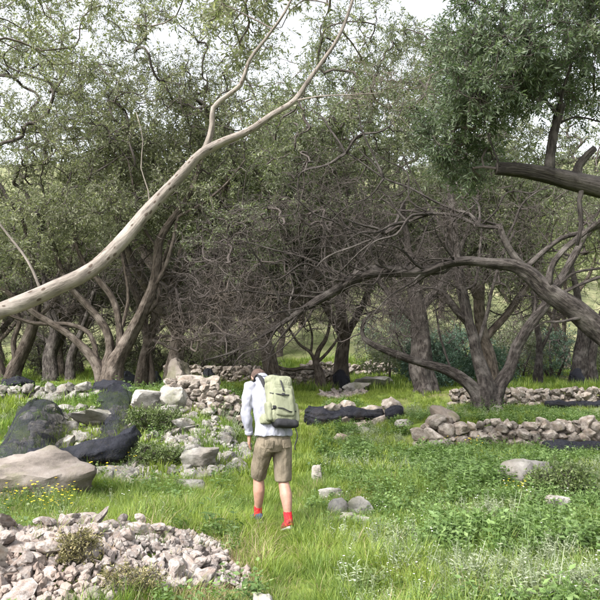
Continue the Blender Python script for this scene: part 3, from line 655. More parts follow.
build_tree('big gnarled olive leaning in from the right with a long horizontal limb', [
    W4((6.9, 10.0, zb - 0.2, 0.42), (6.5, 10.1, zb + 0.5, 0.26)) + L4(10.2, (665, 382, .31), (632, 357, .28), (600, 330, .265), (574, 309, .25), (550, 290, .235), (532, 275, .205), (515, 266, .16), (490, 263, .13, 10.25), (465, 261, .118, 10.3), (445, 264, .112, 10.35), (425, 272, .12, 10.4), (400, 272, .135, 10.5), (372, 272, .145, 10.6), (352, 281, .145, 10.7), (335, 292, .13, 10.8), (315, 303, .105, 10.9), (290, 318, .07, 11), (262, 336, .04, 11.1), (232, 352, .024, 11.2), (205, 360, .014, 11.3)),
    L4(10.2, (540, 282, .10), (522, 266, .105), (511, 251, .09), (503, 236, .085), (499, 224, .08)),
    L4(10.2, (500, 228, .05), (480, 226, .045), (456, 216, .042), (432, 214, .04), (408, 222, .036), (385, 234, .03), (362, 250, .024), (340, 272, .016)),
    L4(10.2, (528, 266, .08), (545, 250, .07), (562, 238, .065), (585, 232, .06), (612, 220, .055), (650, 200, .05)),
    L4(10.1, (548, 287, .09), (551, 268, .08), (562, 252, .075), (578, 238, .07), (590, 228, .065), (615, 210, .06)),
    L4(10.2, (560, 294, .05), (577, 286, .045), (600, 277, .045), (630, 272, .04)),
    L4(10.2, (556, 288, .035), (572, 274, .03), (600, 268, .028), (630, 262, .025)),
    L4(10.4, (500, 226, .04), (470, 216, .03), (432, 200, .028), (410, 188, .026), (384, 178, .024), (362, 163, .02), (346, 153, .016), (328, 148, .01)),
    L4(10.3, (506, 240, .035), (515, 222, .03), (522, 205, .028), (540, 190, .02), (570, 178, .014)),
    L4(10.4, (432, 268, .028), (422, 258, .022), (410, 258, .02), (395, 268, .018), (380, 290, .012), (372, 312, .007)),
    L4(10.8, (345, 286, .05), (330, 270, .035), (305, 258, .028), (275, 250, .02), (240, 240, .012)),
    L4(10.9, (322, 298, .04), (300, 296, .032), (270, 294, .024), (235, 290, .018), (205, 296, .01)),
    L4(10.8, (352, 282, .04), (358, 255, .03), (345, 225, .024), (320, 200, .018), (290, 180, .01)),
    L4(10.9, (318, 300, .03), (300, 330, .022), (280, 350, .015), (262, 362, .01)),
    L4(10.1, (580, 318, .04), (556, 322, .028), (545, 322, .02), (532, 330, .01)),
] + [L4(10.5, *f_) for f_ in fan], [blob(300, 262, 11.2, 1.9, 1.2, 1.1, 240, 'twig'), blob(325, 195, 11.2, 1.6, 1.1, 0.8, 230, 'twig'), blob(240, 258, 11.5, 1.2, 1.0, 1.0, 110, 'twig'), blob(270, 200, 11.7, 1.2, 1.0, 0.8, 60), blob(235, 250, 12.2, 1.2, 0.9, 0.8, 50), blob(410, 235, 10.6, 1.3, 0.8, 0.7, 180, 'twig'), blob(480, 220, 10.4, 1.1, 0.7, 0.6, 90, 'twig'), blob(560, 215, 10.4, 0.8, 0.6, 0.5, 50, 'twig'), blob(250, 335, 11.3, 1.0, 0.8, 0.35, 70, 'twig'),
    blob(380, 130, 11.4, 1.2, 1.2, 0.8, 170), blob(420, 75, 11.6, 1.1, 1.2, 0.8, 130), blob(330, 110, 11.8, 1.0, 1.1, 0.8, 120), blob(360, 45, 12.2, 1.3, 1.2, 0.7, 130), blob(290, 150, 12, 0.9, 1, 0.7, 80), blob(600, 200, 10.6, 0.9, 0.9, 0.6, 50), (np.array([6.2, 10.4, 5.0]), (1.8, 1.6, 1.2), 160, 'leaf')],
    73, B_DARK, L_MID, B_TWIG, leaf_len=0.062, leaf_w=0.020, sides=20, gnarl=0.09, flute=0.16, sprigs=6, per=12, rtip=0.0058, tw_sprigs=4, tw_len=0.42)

RF = 0.66
def base4(px, py, d, rad_, dz=0.0):
    p = at(px, py, d); return [p[0], p[1], float(H(p[0], p[1])) - 0.4 + dz, rad_ * 0.62]
# forked olive on the right terrace
D = 16
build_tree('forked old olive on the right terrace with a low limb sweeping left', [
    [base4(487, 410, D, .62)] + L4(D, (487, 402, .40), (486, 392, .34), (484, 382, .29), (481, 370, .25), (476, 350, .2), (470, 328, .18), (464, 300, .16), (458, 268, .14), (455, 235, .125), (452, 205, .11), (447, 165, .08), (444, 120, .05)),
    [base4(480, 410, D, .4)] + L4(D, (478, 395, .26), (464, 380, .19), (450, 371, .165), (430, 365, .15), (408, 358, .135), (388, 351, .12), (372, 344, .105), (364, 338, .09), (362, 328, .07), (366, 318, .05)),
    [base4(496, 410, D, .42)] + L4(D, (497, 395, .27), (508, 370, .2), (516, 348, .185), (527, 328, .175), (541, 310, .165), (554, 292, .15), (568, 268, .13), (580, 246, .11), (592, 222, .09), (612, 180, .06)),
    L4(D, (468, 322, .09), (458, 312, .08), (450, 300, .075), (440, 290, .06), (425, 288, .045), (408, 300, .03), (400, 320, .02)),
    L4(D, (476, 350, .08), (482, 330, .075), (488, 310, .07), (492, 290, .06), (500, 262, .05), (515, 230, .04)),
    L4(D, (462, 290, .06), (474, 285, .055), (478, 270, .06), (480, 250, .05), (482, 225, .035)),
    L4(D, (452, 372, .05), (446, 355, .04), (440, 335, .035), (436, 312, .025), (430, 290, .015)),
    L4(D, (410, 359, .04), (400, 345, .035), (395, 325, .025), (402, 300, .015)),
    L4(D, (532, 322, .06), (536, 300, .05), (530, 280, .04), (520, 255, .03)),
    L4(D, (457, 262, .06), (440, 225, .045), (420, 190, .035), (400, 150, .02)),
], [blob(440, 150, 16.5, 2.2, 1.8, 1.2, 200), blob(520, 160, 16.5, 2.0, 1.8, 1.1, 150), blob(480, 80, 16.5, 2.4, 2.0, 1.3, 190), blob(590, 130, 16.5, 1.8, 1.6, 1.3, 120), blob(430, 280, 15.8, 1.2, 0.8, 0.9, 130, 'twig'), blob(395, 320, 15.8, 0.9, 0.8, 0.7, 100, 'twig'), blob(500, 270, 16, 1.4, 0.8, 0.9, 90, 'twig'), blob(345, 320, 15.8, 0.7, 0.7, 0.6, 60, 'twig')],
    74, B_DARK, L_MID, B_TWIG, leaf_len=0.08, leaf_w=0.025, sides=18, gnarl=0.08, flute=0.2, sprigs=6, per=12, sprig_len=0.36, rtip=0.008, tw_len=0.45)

# straight old trunk behind it
D = 19.5
build_tree('straight thick old olive trunk with spreading roots behind the low limb', [
    [base4(430, 406, D, .85)] + L4(D, (428, 398, .6), (424, 380, .46), (421, 355, .42), (419, 330, .38), (417, 305, .3), (412, 270, .2), (405, 225, .12), (398, 170, .06)),
    [base4(447, 410, D, .3)] + L4(D, (440, 398, .24), (433, 380, .17), (427, 355, .06)), [base4(412, 409, D, .28)] + L4(D, (416, 396, .22), (420, 378, .16), (422, 352, .06)),
    L4(D, (417, 312, .2), (440, 285, .15), (462, 245, .1), (478, 195, .06)),
    L4(D, (418, 325, .16), (395, 300, .12), (370, 270, .09), (345, 225, .05)),
], [blob(420, 170, 20, 2.6, 2.2, 1.6, 170), blob(360, 190, 20, 2.4, 2.0, 1.6, 170), blob(330, 110, 20.5, 2.6, 2.0, 1.6, 170), blob(410, 70, 20.5, 2.4, 2, 1.5, 130), blob(470, 120, 20, 2.4, 2.2, 1.6, 120), blob(420, 310, 19.5, 1.3, 1, 1.1, 90, 'twig'), blob(370, 290, 19.5, 1.4, 1, 1.2, 110, 'twig')],
    75, B_DARK, L_MID, B_TWIG, leaf_len=0.09, leaf_w=0.034, sides=18, gnarl=0.09, flute=0.22, sprigs=6, per=12, sprig_len=0.4, rtip=0.009, tw_len=0.5)

# many-stemmed olive on the left
D = 15
build_tree('many-stemmed olive on the left terrace with a net at its foot', [
    [base4(110, 390, D, .55)] + L4(D, (110, 380, .42), (113, 368, .34), (122, 350, .25), (132, 330, .21), (143, 308, .18), (151, 290, .16), (157, 265, .15), (160, 240, .14), (170, 222, .12), (186, 200, .1), (200, 165, .06), (212, 120, .035)),
    [base4(103, 390, D, .3)] + L4(D, (100, 372, .2), (93, 358, .16), (82, 346, .13), (68, 334, .115), (50, 322, .105), (34, 312, .1), (15, 298, .095), (-5, 284, .08), (-40, 262, .06)),
    [base4(107, 390, D, .3)] + L4(D, (107, 370, .2), (110, 350, .14), (106, 330, .125), (97, 316, .12), (86, 305, .11), (74, 292, .1), (62, 270, .08), (52, 240, .06), (45, 200, .04)),
    [base4(115, 390, D, .3)] + L4(D, (118, 365, .2), (120, 345, .13), (119, 322, .115), (112, 298, .105), (100, 282, .1), (88, 270, .09), (75, 240, .06), (70, 200, .04)),
    L4(D, (97, 362, .09), (95, 345, .085), (88, 332, .085), (70, 325, .08), (50, 324, .075), (30, 322, .065), (10, 315, .055), (-20, 300, .04)),
    L4(D, (145, 303, .09), (155, 318, .0), ) if False else L4(D, (150, 292, .1), (165, 268, .075), (172, 245, .06), (178, 215, .045)),
    L4(D, (158, 250, .07), (142, 225, .055), (135, 195, .04), (128, 160, .025)),
    L4(D, (172, 220, .06), (200, 205, .05), (225, 185, .035), (245, 160, .02)),
    L4(D, (120, 335, .06), (128, 300, .05), (124, 265, .04), (118, 235, .03), (115, 195, .02)),
], [blob(150, 110, 15.5, 2.0, 1.8, 1.4, 240), blob(220, 130, 15.8, 1.7, 1.7, 1.3, 150), blob(80, 150, 15, 1.7, 1.6, 1.3, 190), blob(170, 40, 15.5, 2.0, 1.8, 1.0, 140), blob(110, 210, 14.6, 1.5, 1.2, 0.7, 120), blob(180, 190, 15.3, 1.1, 1.2, 0.7, 70), blob(200, 290, 15.5, 1.2, 1, 1.1, 150, 'twig'), blob(60, 290, 15.5, 1.3, 1, 0.8, 70, 'twig'), blob(120, 270, 15.8, 1.2, 1, 0.8, 70, 'twig'), blob(245, 230, 16, 1.2, 1, 1.1, 110, 'twig')],
    76, B_MID, L_YEL, B_TWIG, leaf_len=0.08, leaf_w=0.025, sides=16, gnarl=0.07, flute=0.15, sprigs=6, per=12, sprig_len=0.36, rtip=0.0075, tw_len=0.45)
D = 17
build_tree('slim pale olive just right of the many-stemmed one', [
    [base4(142, 386, D, .34)] + L4(D, (142, 375, .24), (144, 358, .2), (147, 340, .17), (144, 325, .15), (140, 305, .13), (130, 280, .12), (122, 250, .1), (118, 215, .08), (116, 170, .05)),
    L4(D, (147, 345, .1), (158, 338, .08), (170, 336, .06), (185, 342, .035)),
    L4(D, (143, 318, .1), (158, 300, .08), (160, 275, .07), (170, 240, .05)), [base4(150, 386, D, .16)] + L4(D, (152, 370, .1), (150, 350, .08), (158, 320, .06)),
], [blob(140, 170, 17.4, 1.8, 1.6, 1.2, 130), blob(90, 110, 17.4, 1.8, 1.6, 1.2, 110), blob(185, 320, 17, 1.3, 1, 0.9, 140, 'twig'), blob(215, 330, 15.5, 1.3, 1, 0.6, 150, 'twig'), blob(235, 290, 15.5, 1.2, 1, 0.9, 90, 'twig')],
    77, B_MID, L_YEL, B_TWIGP, leaf_len=0.09, leaf_w=0.027, sides=14, flute=0.18, sprig_len=0.36, rtip=0.008, tw_len=0.5)
D = 15.5
build_tree('twisted olive cut by the left edge of the picture', [
    [base4(8, 392, D, .42)] + L4(D, (9, 382, .3), (14, 368, .24), (22, 350, .2), (30, 332, .17), (36, 312, .14), (38, 285, .11), (30, 250, .08), (18, 200, .05)),
    [base4(2, 392, D, .3)] + L4(D, (0, 372, .2), (-10, 350, .16), (-25, 320, .13), (-40, 280, .1), (-45, 230, .06)),
    L4(D, (16, 362, .1), (14, 340, .09), (20, 322, .08), (12, 300, .06), (2, 270, .04)),
    L4(D, (34, 322, .08), (55, 300, .06), (70, 262, .045), (78, 220, .03)),
], [blob(0, 150, 15.5, 2.2, 1.8, 1.5, 240), blob(60, 90, 16, 1.8, 1.8, 1.2, 150), blob(40, 230, 15, 1.5, 1.3, 0.9, 150), blob(-20, 260, 15, 1.5, 1.4, 1.0, 110), blob(20, 40, 16, 2.0, 1.8, 1.0, 120), blob(30, 320, 16, 1.1, 1, 0.7, 60, 'twig')],
    78, B_MID, L_YEL, B_TWIG, leaf_len=0.08, leaf_w=0.025, sides=16, flute=0.18, sprig_len=0.36, rtip=0.0075)
D = 21.5
build_tree('dark gnarled olive in shade between the left trunks', [
    [base4(50, 386, D, .5)] + L4(D, (52, 374, .36), (50, 358, .3), (55, 335, .24), (48, 305, .18), (40, 260, .1), (36, 210, .05)),
    [base4(72, 386, D, .3)] + L4(D, (70, 370, .22), (74, 350, .18), (84, 325, .13), (96, 285, .08)),
    L4(D, (52, 345, .12), (36, 332, .09), (22, 305, .06)),
], [blob(60, 190, 22, 2.6, 2.0, 1.8, 150), blob(60, 300, 22, 2.2, 1.4, 1.4, 160, 'twig')], 79, B_DARK, L_YEL, B_TWIG, leaf_len=0.1, leaf_w=0.032, flute=0.2, sprig_len=0.42, rtip=0.009, tw_len=0.5)
D = 22
build_tree('small bare olive behind the hiker with a low crooked limb', [
    [base4(319, 381, D, .3)] + L4(D, (319, 374, .22), (316, 364, .18), (318, 352, .12), (326, 338, .09), (330, 320, .06), (326, 290, .03)),
    L4(D, (317, 368, .12), (306, 368, .1), (292, 370, .09), (276, 366, .085), (268, 358, .08), (266, 348, .06), (255, 338, .04), (245, 322, .025)),
    L4(D, (316, 364, .11), (310, 352, .09), (300, 345, .07), (290, 330, .05), (282, 305, .03)),
    L4(D, (317, 362, .09), (328, 352, .07), (340, 335, .05), (346, 310, .03)), L4(D, (311, 354, .06), (312, 335, .05), (305, 312, .03)),
], [blob(310, 310, 22, 1.7, 1.3, 1.2, 200, 'twig'), blob(255, 300, 22, 1.6, 1.2, 1.3, 130, 'twig'), blob(300, 240, 22.5, 2.4, 1.8, 1.6, 170), blob(230, 230, 22.5, 2.2, 1.8, 1.5, 150), blob(270, 160, 22.5, 2.4, 1.8, 1.6, 150), blob(270, 80, 22.8, 2.4, 2, 1.6, 130)],
    80, B_MID, L_MID, B_TWIGP, leaf_len=0.095, leaf_w=0.034, flute=0.15, sprig_len=0.42, rtip=0.009, tw_len=0.55)
D = 24.5
build_tree('thick twin-trunked olive far right with a blue bundle on it', [
    [base4(576, 388, D, .6)] + L4(D, (577, 376, .42), (580, 360, .36), (584, 335, .3), (578, 300, .2), (570, 255, .1)),
    [base4(592, 388, D, .5)] + L4(D, (590, 374, .34), (590, 358, .3), (600, 325, .2), (612, 280, .12)),
], [blob(580, 215, 25, 2.8, 2.2, 1.9, 180), blob(640, 220, 25, 2.4, 2, 1.8, 110), blob(575, 300, 24.5, 1.8, 1.2, 1, 60, 'twig')], 81, B_DARK, L_FAR, B_TWIG, leaf_len=0.1, leaf_w=0.032, flute=0.2, sprig_len=0.42, rtip=0.01)
D = 27
build_tree('slender dark olive trunk far right between thicker trunks', [
    [base4(538, 382, D, .36)] + L4(D, (538, 372, .26), (540, 350, .2), (535, 315, .14), (530, 270, .08)), L4(D, (539, 355, .12), (552, 325, .08), (558, 285, .05)),
], [blob(535, 240, 27, 2.4, 2, 1.7, 150), blob(540, 310, 27, 1.4, 1.2, 0.9, 50, 'twig')], 82, B_DARK, L_FAR, B_TWIG, leaf_len=0.105, leaf_w=0.034, sprig_len=0.42, rtip=0.01)

# generic olives for the depth of the grove, copied
def generic(seed, leaf, twigb, n):
    r = rs(seed); limbs = [[[0, 0, -0.3, .26], [0.03, 0, 0.3, .18], [r.uniform(-.25, .25), r.uniform(-.25, .25), 1.2, .14], [r.uniform(-.5, .5), r.uniform(-.5, .5), 2.2, .12], [r.uniform(-.5, .5), r.uniform(-.5, .5), 3.5, .1], [r.uniform(-.6, .6), r.uniform(-.6, .6), 5.0, .05]]]
    for k in range(4):
        a = k * 1.57 + r.uniform(-.5, .5); p = np.array(limbs[0][2 + (k % 2)][:3])
        limbs.append([[*p, .10], [*(p + np.array([math.cos(a) * .6, math.sin(a) * .6, .7])), .085], [*(p + np.array([math.cos(a) * 1.3, math.sin(a) * 1.3, 1.7])), .08], [*(p + np.array([math.cos(a) * 1.8, math.sin(a) * 1.8, 3.0])), .04]])
    bl = []
    for k in range(7):
        a = k * 0.9 + r.uniform(-.4, .4); q_ = r.uniform(0.6, 1.9); bl.append((np.array([math.cos(a) * q_, math.sin(a) * q_, r.uniform(3.2, 6.2)]), (1.3, 1.3, 0.9), n, 'leaf'))
    if twigb: bl.append((np.array([0, 0, 2.6]), (2.0, 2.0, 1.0), twigb, 'twig'))
    return build_tree('', limbs, bl, seed, B_MID, leaf, B_TWIG, leaf_len=0.10, leaf_w=0.034, sprigs=6, per=11, sprig_len=0.45, sides=9, flute=0.15, rtip=0.011, link=False, tw_len=0.55)
GEN = {'shade': [generic(91, L_MID, 120, 85), generic(92, L_YEL, 110, 85)], 'hill': [generic(93, L_FAR, 0, 55), generic(94, L_FAR, 30, 55)]}
def plant(kind, k, x, y, s, rz, label, group):
    e = empty('olive_tree', g(x, y), rz); e.scale = (s, s, s * 0.95); tag(e, label, 'olive tree', group)
    for nm, me in GEN[kind][k]:
        o = bpy.data.objects.new(nm, me); COL.objects.link(o); o.parent = e; tag(o, kind='stuff' if nm in ('branches', 'crown') else None)
r = rs(33)
for x, y, k, s_, wh in [(-3.9, 19.8, 1, 1.4, 'right of the slim pale olive'), (-.9, 20.8, 0, 1.5, 'over the head of the hiker'), (1.5, 24.2, 0, 1.6, 'behind the small bare olive'), (6.6, 22.5, 0, 1.45, 'behind the right fork of the forked olive')]:
    plant('shade', k, x, y, s_, x * 1.7 + 1, 'tall leafy olive ' + wh, 'tall olives filling the canopy')
for i, (x, y) in enumerate([(-12.5, 21), (-9.0, 24.5), (-6.3, 27), (-3.2, 29), (-14, 28), (-10.5, 31), (-5.0, 34), (-1.2, 37), (-8.5, 37), (-16, 35)]):
    plant('shade', i % 2, x, y, r.uniform(1.0, 1.3), r.uniform(0, 6.28), 'shaded olive in the dense wood behind the ' + ('left trunks' if x < -5.5 else 'hiker and the far wall'), 'olives of the shaded wood, ' + ('left' if x < -5.5 else 'middle'))
HT = [(rr_.uniform(-.62, .62) * yy, yy) for rr_ in (rs(9),) for yy in np.linspace(40, 95, 22)]
for i, (x, y) in enumerate([(13.5, 33), (5.8, 40), (14, 40), (10, 46), (5, 48), (0, 50), (-5, 47), (-11, 46), (-17, 47), (18, 49), (-22, 56), (-14, 58), (-6, 60), (2, 62), (9, 60), (16, 60), (24, 58), (-20, 74), (-8, 78), (4, 80), (15, 76), (27, 76), (-32, 82), (34, 90), (10, 98), (-12, 100), (-4, 44)] + HT):
    plant('hill', i % 2, x, y, r.uniform(1.0, 1.35), r.uniform(0, 6.28), 'pale olive on the sunlit hillside ' + ('just behind the far right trunks' if y < 42 and x > 4 else 'low behind the grove' if y < 56 else 'high above the grove'), 'olives on the hillside, ' + ('right' if y < 42 and x > 4 else 'low' if y < 56 else 'high'))

# ------------------------------------------------------------------ shrubs
def bush(label, p, rad, n, leaf, seed, leaf_len, leaf_w, sprigs=5, per=9, cat='shrub', group=None, name='shrub', stem=B_TWIG):
    p = np.asarray(p); z = float(H(p[0], p[1])); c = np.array([p[0], p[1], z])
    lim = [[[*c - np.array([0, 0, .05]), rad[0] * .06], [*(c + np.array([0.02, 0, rad[2] * .5])), rad[0] * .04], [*(c + np.array([0, .03, rad[2] * 1.0])), rad[0] * .02]]]
    e = build_tree(label, lim, [(c + np.array([0, 0, rad[2] * 0.75]), (rad[0], rad[1], rad[2] * .85), n, 'leaf')], seed, B_MID, leaf, stem, leaf_len=leaf_len, leaf_w=leaf_w, sprigs=sprigs, per=per, sprig_len=leaf_len * 3.2, sides=6, rtip=0.003 + leaf_len * .02, name=name, cat=cat, group=group, droop=0.0, limb_step=0.1)
    for ch in e.children:
        if ch.name.startswith('trunk'): ch.name = 'stem'
        elif ch.name.startswith('crown'): ch.name = 'foliage'
    return e
bush('dense green leafy shrub around the pale boulder at right', gp(562, 500), (0.40, 0.28, 0.24), 110, L_BUSH, 201, 0.05, 0.022)
bush('olive-green weedy shrub growing on the stone heap', at(78, 592, 4.75), (0.16, 0.12, 0.13), 60, L_DRYB, 202, 0.026, 0.010)
bush('small green shrub among rubble beside the tan boulder', at(150, 462, 10.0), (0.5, 0.25, 0.16), 90, L_BUSH, 203, 0.04, 0.018)
bush('green shrub on the rubble bank right of the net', at(155, 437, 11.2), (0.5, 0.3, 0.22), 110, L_BUSH, 204, 0.05, 0.02)
bush('bluish shrub in shade behind the forked olive trunk', g(4.6, 23.5), (1.1, 0.9, 1.1), 220, L_TEAL, 205, 0.10, 0.04)
bush('second bluish shrub farther right under the trees', g(7.4, 25.5), (1.2, 0.9, 1.0), 200, L_TEAL, 206, 0.10, 0.04)
bush('grey-green thicket behind the straight old trunk', g(3.9, 28.5), (1.2, 1.0, 1.0), 160, L_MID, 207, 0.10, 0.04)
bush('low dry thicket beside the foreground heap', at(130, 598, 4.55), (0.2, 0.12, 0.10), 50, L_DRYB, 208, 0.022, 0.008)

def thicket_pieces(seed, leaf, twig, nl, nt):
    lim = [[[0, 0, -.1, .08], [.05, 0, .5, .06], [0, .1, 1.1, .03]], [[.1, 0, -.1, .06], [.4, .1, .6, .04], [.7, .1, 1.2, .02]], [[-.1, 0, -.1, .06], [-.5, .1, .5, .04], [-.8, 0, 1.1, .02]]]
    bl = [(np.array([0, 0, .9]), (1.5, .9, .85), nt, 'twig')] + ([(np.array([0, 0, .95]), (1.5, .9, .8), nl, 'leaf')] if nl else [])
    return build_tree('', lim, bl, seed, B_DARK, leaf, twig, leaf_len=.1, leaf_w=.036, sprigs=5, per=9, sprig_len=.36, sides=6, rtip=.008, link=False, tw_len=.5, droop=.1)
TH = [thicket_pieces(231, L_MID, B_TWIG, 130, 90), thicket_pieces(232, L_YEL, B_TWIG, 60, 160), thicket_pieces(233, L_TEAL, B_TWIG, 140, 60)]
r = rs(61)
for i, (x, y, k, s_) in enumerate([(-11.5, 23, 1, 1), (-9.6, 25.5, 1, 1.1), (-7.4, 26.5, 0, 1), (-5.2, 27, 1, 1), (-2.6, 27.5, 1, 1.1), (4.4, 33.5, 0, 1.1), (6.2, 31, 2, 1.1), (8.2, 31.5, 2, 1.2), (9.9, 29.5, 0, 1.1), (11.6, 30, 2, 1.2), (13.5, 28, 0, 1.2), (-13.5, 25.5, 0, 1.2), (7.2, 34.5, 0, 1.3), (10.5, 34, 0, 1.3), (-7, 31, 1, 1.3), (-11, 29, 0, 1.2), (-3.5, 33, 1, 1.2), (5.2, 36, 2, 1.4), (13, 36, 0, 1.5)]):
    side = 'left' if x < -1 else 'right'
    e = empty('thicket', g(x, y), r.uniform(0, 6.28)); e.scale = (s_, s_, s_ * 1.1); tag(e, 'tangled %s undergrowth thicket at the back %s' % (('grey-green', 'bare twiggy', 'bluish-green')[k], 'behind the left trunks' if x < -1 else 'behind the right terraces'), 'thicket', 'undergrowth thickets, %s %d' % (side, k))
    for nm, me in TH[k]:
        o = bpy.data.objects.new({'trunk': 'stem', 'limb': 'stem', 'crown': 'foliage'}.get(nm, nm), me); COL.objects.link(o); o.parent = e; tag(o, kind='stuff' if nm in ('branches', 'crown') else None)

# ------------------------------------------------------------------ black harvest nets
def sheet_mesh(name, corners, nu, nv, lift, seed, mat, bul=0.0):
    """net draped on the ground between four ground points, wrinkled"""
    c = np.array(corners, float); u, v = np.meshgrid(np.linspace(0, 1, nu), np.linspace(0, 1, nv)); u = u.ravel(); v = v.ravel()
    xy = (c[0] * ((1 - u) * (1 - v))[:, None] + c[1] * (u * (1 - v))[:, None] + c[2] * (u * v)[:, None] + c[3] * ((1 - u) * v)[:, None])
    r = rs(seed); off = Vector(r.uniform(-40, 40, 3)); V = []
    for (x, y), uu, vv in zip(xy, u, v):
        e = 0.12 * mnoise.noise(Vector((uu * 4, vv * 4, 7)) + off)
        x2, y2 = x + e, y + e * 0.6
        rid = abs(mnoise.noise(Vector((x * 2.2 + y * 0.5, y * 0.9, 0)) + off)); f = mnoise.noise(Vector((x * 6, y * 4, 3)) + off)
        z = float(H(x2, y2)) + 0.03 + lift * (0.25 + 0.9 * rid) + 0.05 * f + bul * math.sin(math.pi * uu) * math.sin(math.pi * min(1, vv))
        V.append((x2, y2, z))
    i = np.arange(nu * nv).reshape(nv, nu); q = np.stack([i[:-1, :-1], i[:-1, 1:], i[1:, 1:], i[1:, :-1]], -1).reshape(-1, 4)
    return mesh_np(name, V, q, None, True, mat)
def roll_mesh(name, pts, rads, seed, mat, sides=40, step=0.03, lump=0.3):
    P = catmull([[*p, rr] for p, rr in zip(pts, rads)], step); V, Q, T = [], [], []
    R = P[:, 3].copy(); R[0] *= .25; R[-1] *= .25
    tube(P[:, :3], R, sides, V, Q, T, 0, lump * 0.5, seed, True, None, lump * 0.35)
    V = np.concatenate(V); off = Vector(rs(seed).uniform(-30, 30, 3))
    V = np.array([v + np.array(mnoise.noise_vector(Vector(v) * 3.5 + off)) * 0.06 + np.array(mnoise.noise_vector(Vector(v) * 9 + off)) * 0.022 + np.array(mnoise.noise_vector(Vector(v) * 24 + off)) * 0.008 for v in V])
    return mesh_np(name, V, np.concatenate(Q), np.concatenate(T), True, mat)
def G2(px, py, d): p = at(px, py, d); return (p[0], p[1])
net = empty('harvest_net', g(-3.9, 10.2)); tag(net, 'large black olive net draped over stones behind the tan boulder', 'net')
nl = np.array(net.location)
def shift(me, o): 
    me.transform(Matrix.Translation(Vector(-o))); return me
obj('draped_sheet', shift(sheet_mesh('draped_sheet', [G2(-12, 468, 9.3), G2(58, 468, 9.4), G2(66, 408, 12.2), G2(18, 408, 12.2)], 60, 80, 0.22, 1, NET, 0.55), nl), net)
obj('draped_sheet', shift(sheet_mesh('draped_sheet', [G2(92, 460, 9.9), G2(134, 455, 10.2), G2(132, 396, 13.6), G2(100, 392, 14.0)], 50, 80, 0.16, 2, NET, 0.14), nl), net)
def up(px, py, d, dz): p = at(px, py, d); return np.array([p[0], p[1], float(H(p[0], p[1])) + dz])
obj('rolled_edge', shift(roll_mesh('rolled_edge', [up(26, 465, 9.35, .3), up(46, 458, 9.5, .24), up(68, 452, 9.65, .2), up(92, 450, 9.8, .2), up(114, 448, 9.9, .24), up(134, 440, 10.2, .34)], [.15, .16, .165, .17, .18, .15], 3, NETD, lump=.14), nl), net)
def net_roll(label, pts, rads, seed, name='net_roll', lump=0.22, mat=NETD):
    b = np.asarray(pts[0]) * 1.0; e = obj(name, shift(roll_mesh(name, pts, rads, seed, mat, lump=lump), b)); e.location = b
    return tag(e, label, 'net', 'black olive nets')
net_roll('black net wrapped round the foot of the left olive', [up(94, 394, 14.3, .1), up(106, 395, 14.2, .16), up(120, 398, 14.1, .12), up(134, 400, 14, .07)], [.14, .2, .16, .1], 11)
net_roll('long black net rolled along the terrace edge behind the hiker', [up(305, 402, 15.3, .2), up(322, 406, 15.2, .18), up(345, 408, 15.15, .3), up(368, 408, 15.1, .3), up(384, 412, 15.0, .16)], [.2, .22, .12, .08, .13], 12)
net_roll('short bundle of black net at the right end of the stone line', [up(386, 420, 14.75, .15), up(396, 421, 14.7, .16), up(404, 421, 14.7, .12)], [.13, .17, .12], 13)
net_roll('fat black net roll lying in grass below the right wall', [up(546, 456, 12.3, .12), up(562, 452, 12.4, .14), up(582, 449, 12.5, .14), up(606, 447, 12.6, .14), up(630, 446, 12.7, .12)], [.15, .17, .15, .15, .14], 14)
net_roll('thin black net roll on the upper terrace at right', [up(545, 411, 17.7, .1), up(565, 412, 17.6, .1), up(590, 411, 17.6, .1), up(612, 411, 17.7, .1)], [.1, .1, .1, .09], 15)
net_roll('black net strip on the grass between the left stones', [up(44, 404, 13.2, .1), up(62, 402, 13.3, .12), up(82, 399, 13.5, .1)], [.08, .1, .08], 16)
net_roll('low black net heap under the trees at the far left', [up(2, 392, 15.0, .08), up(18, 391, 15.2, .14), up(34, 391, 15.4, .08)], [.12, .18, .1], 17)
def bundle(px, py, d, s, label, seed, hang=False):
    p = at(px, py, d)
    if not hang: p[2] = float(H(p[0], p[1]))
    net_roll(label, [p + np.array([0, 0, 0.0]), p + np.array([0.05 * s, 0, .25 * s]), p + np.array([-.04 * s, 0, .6 * s]), p + np.array([0, 0, .85 * s])], [.30 * s, .36 * s, .28 * s, .12 * s], seed, 'net_bundle')
bundle(208, 384, 23, 0.62, 'upright black net bundle against the far wall left of the hiker', 21)
bundle(258, 380, 23.2, 0.55, 'black net bundle on the far wall just left of the hiker head', 22)
bundle(341, 380, 23, 0.85, 'black net bundle beside the small bare olive', 23)
bundle(578, 386, 23.8, 0.8, 'dark blue net bundle leaning on the far right trunk', 24)
bundle(155, 382, 18.5, 0.5, 'black net bundle behind the slim pale olive', 25)
bundle(127, 385, 17.5, 0.55, 'black net bundle between the left olive trunks', 26)
bundle(190, 372, 25, 0.6, 'black net bundle on the far wall behind the standing rock', 27)

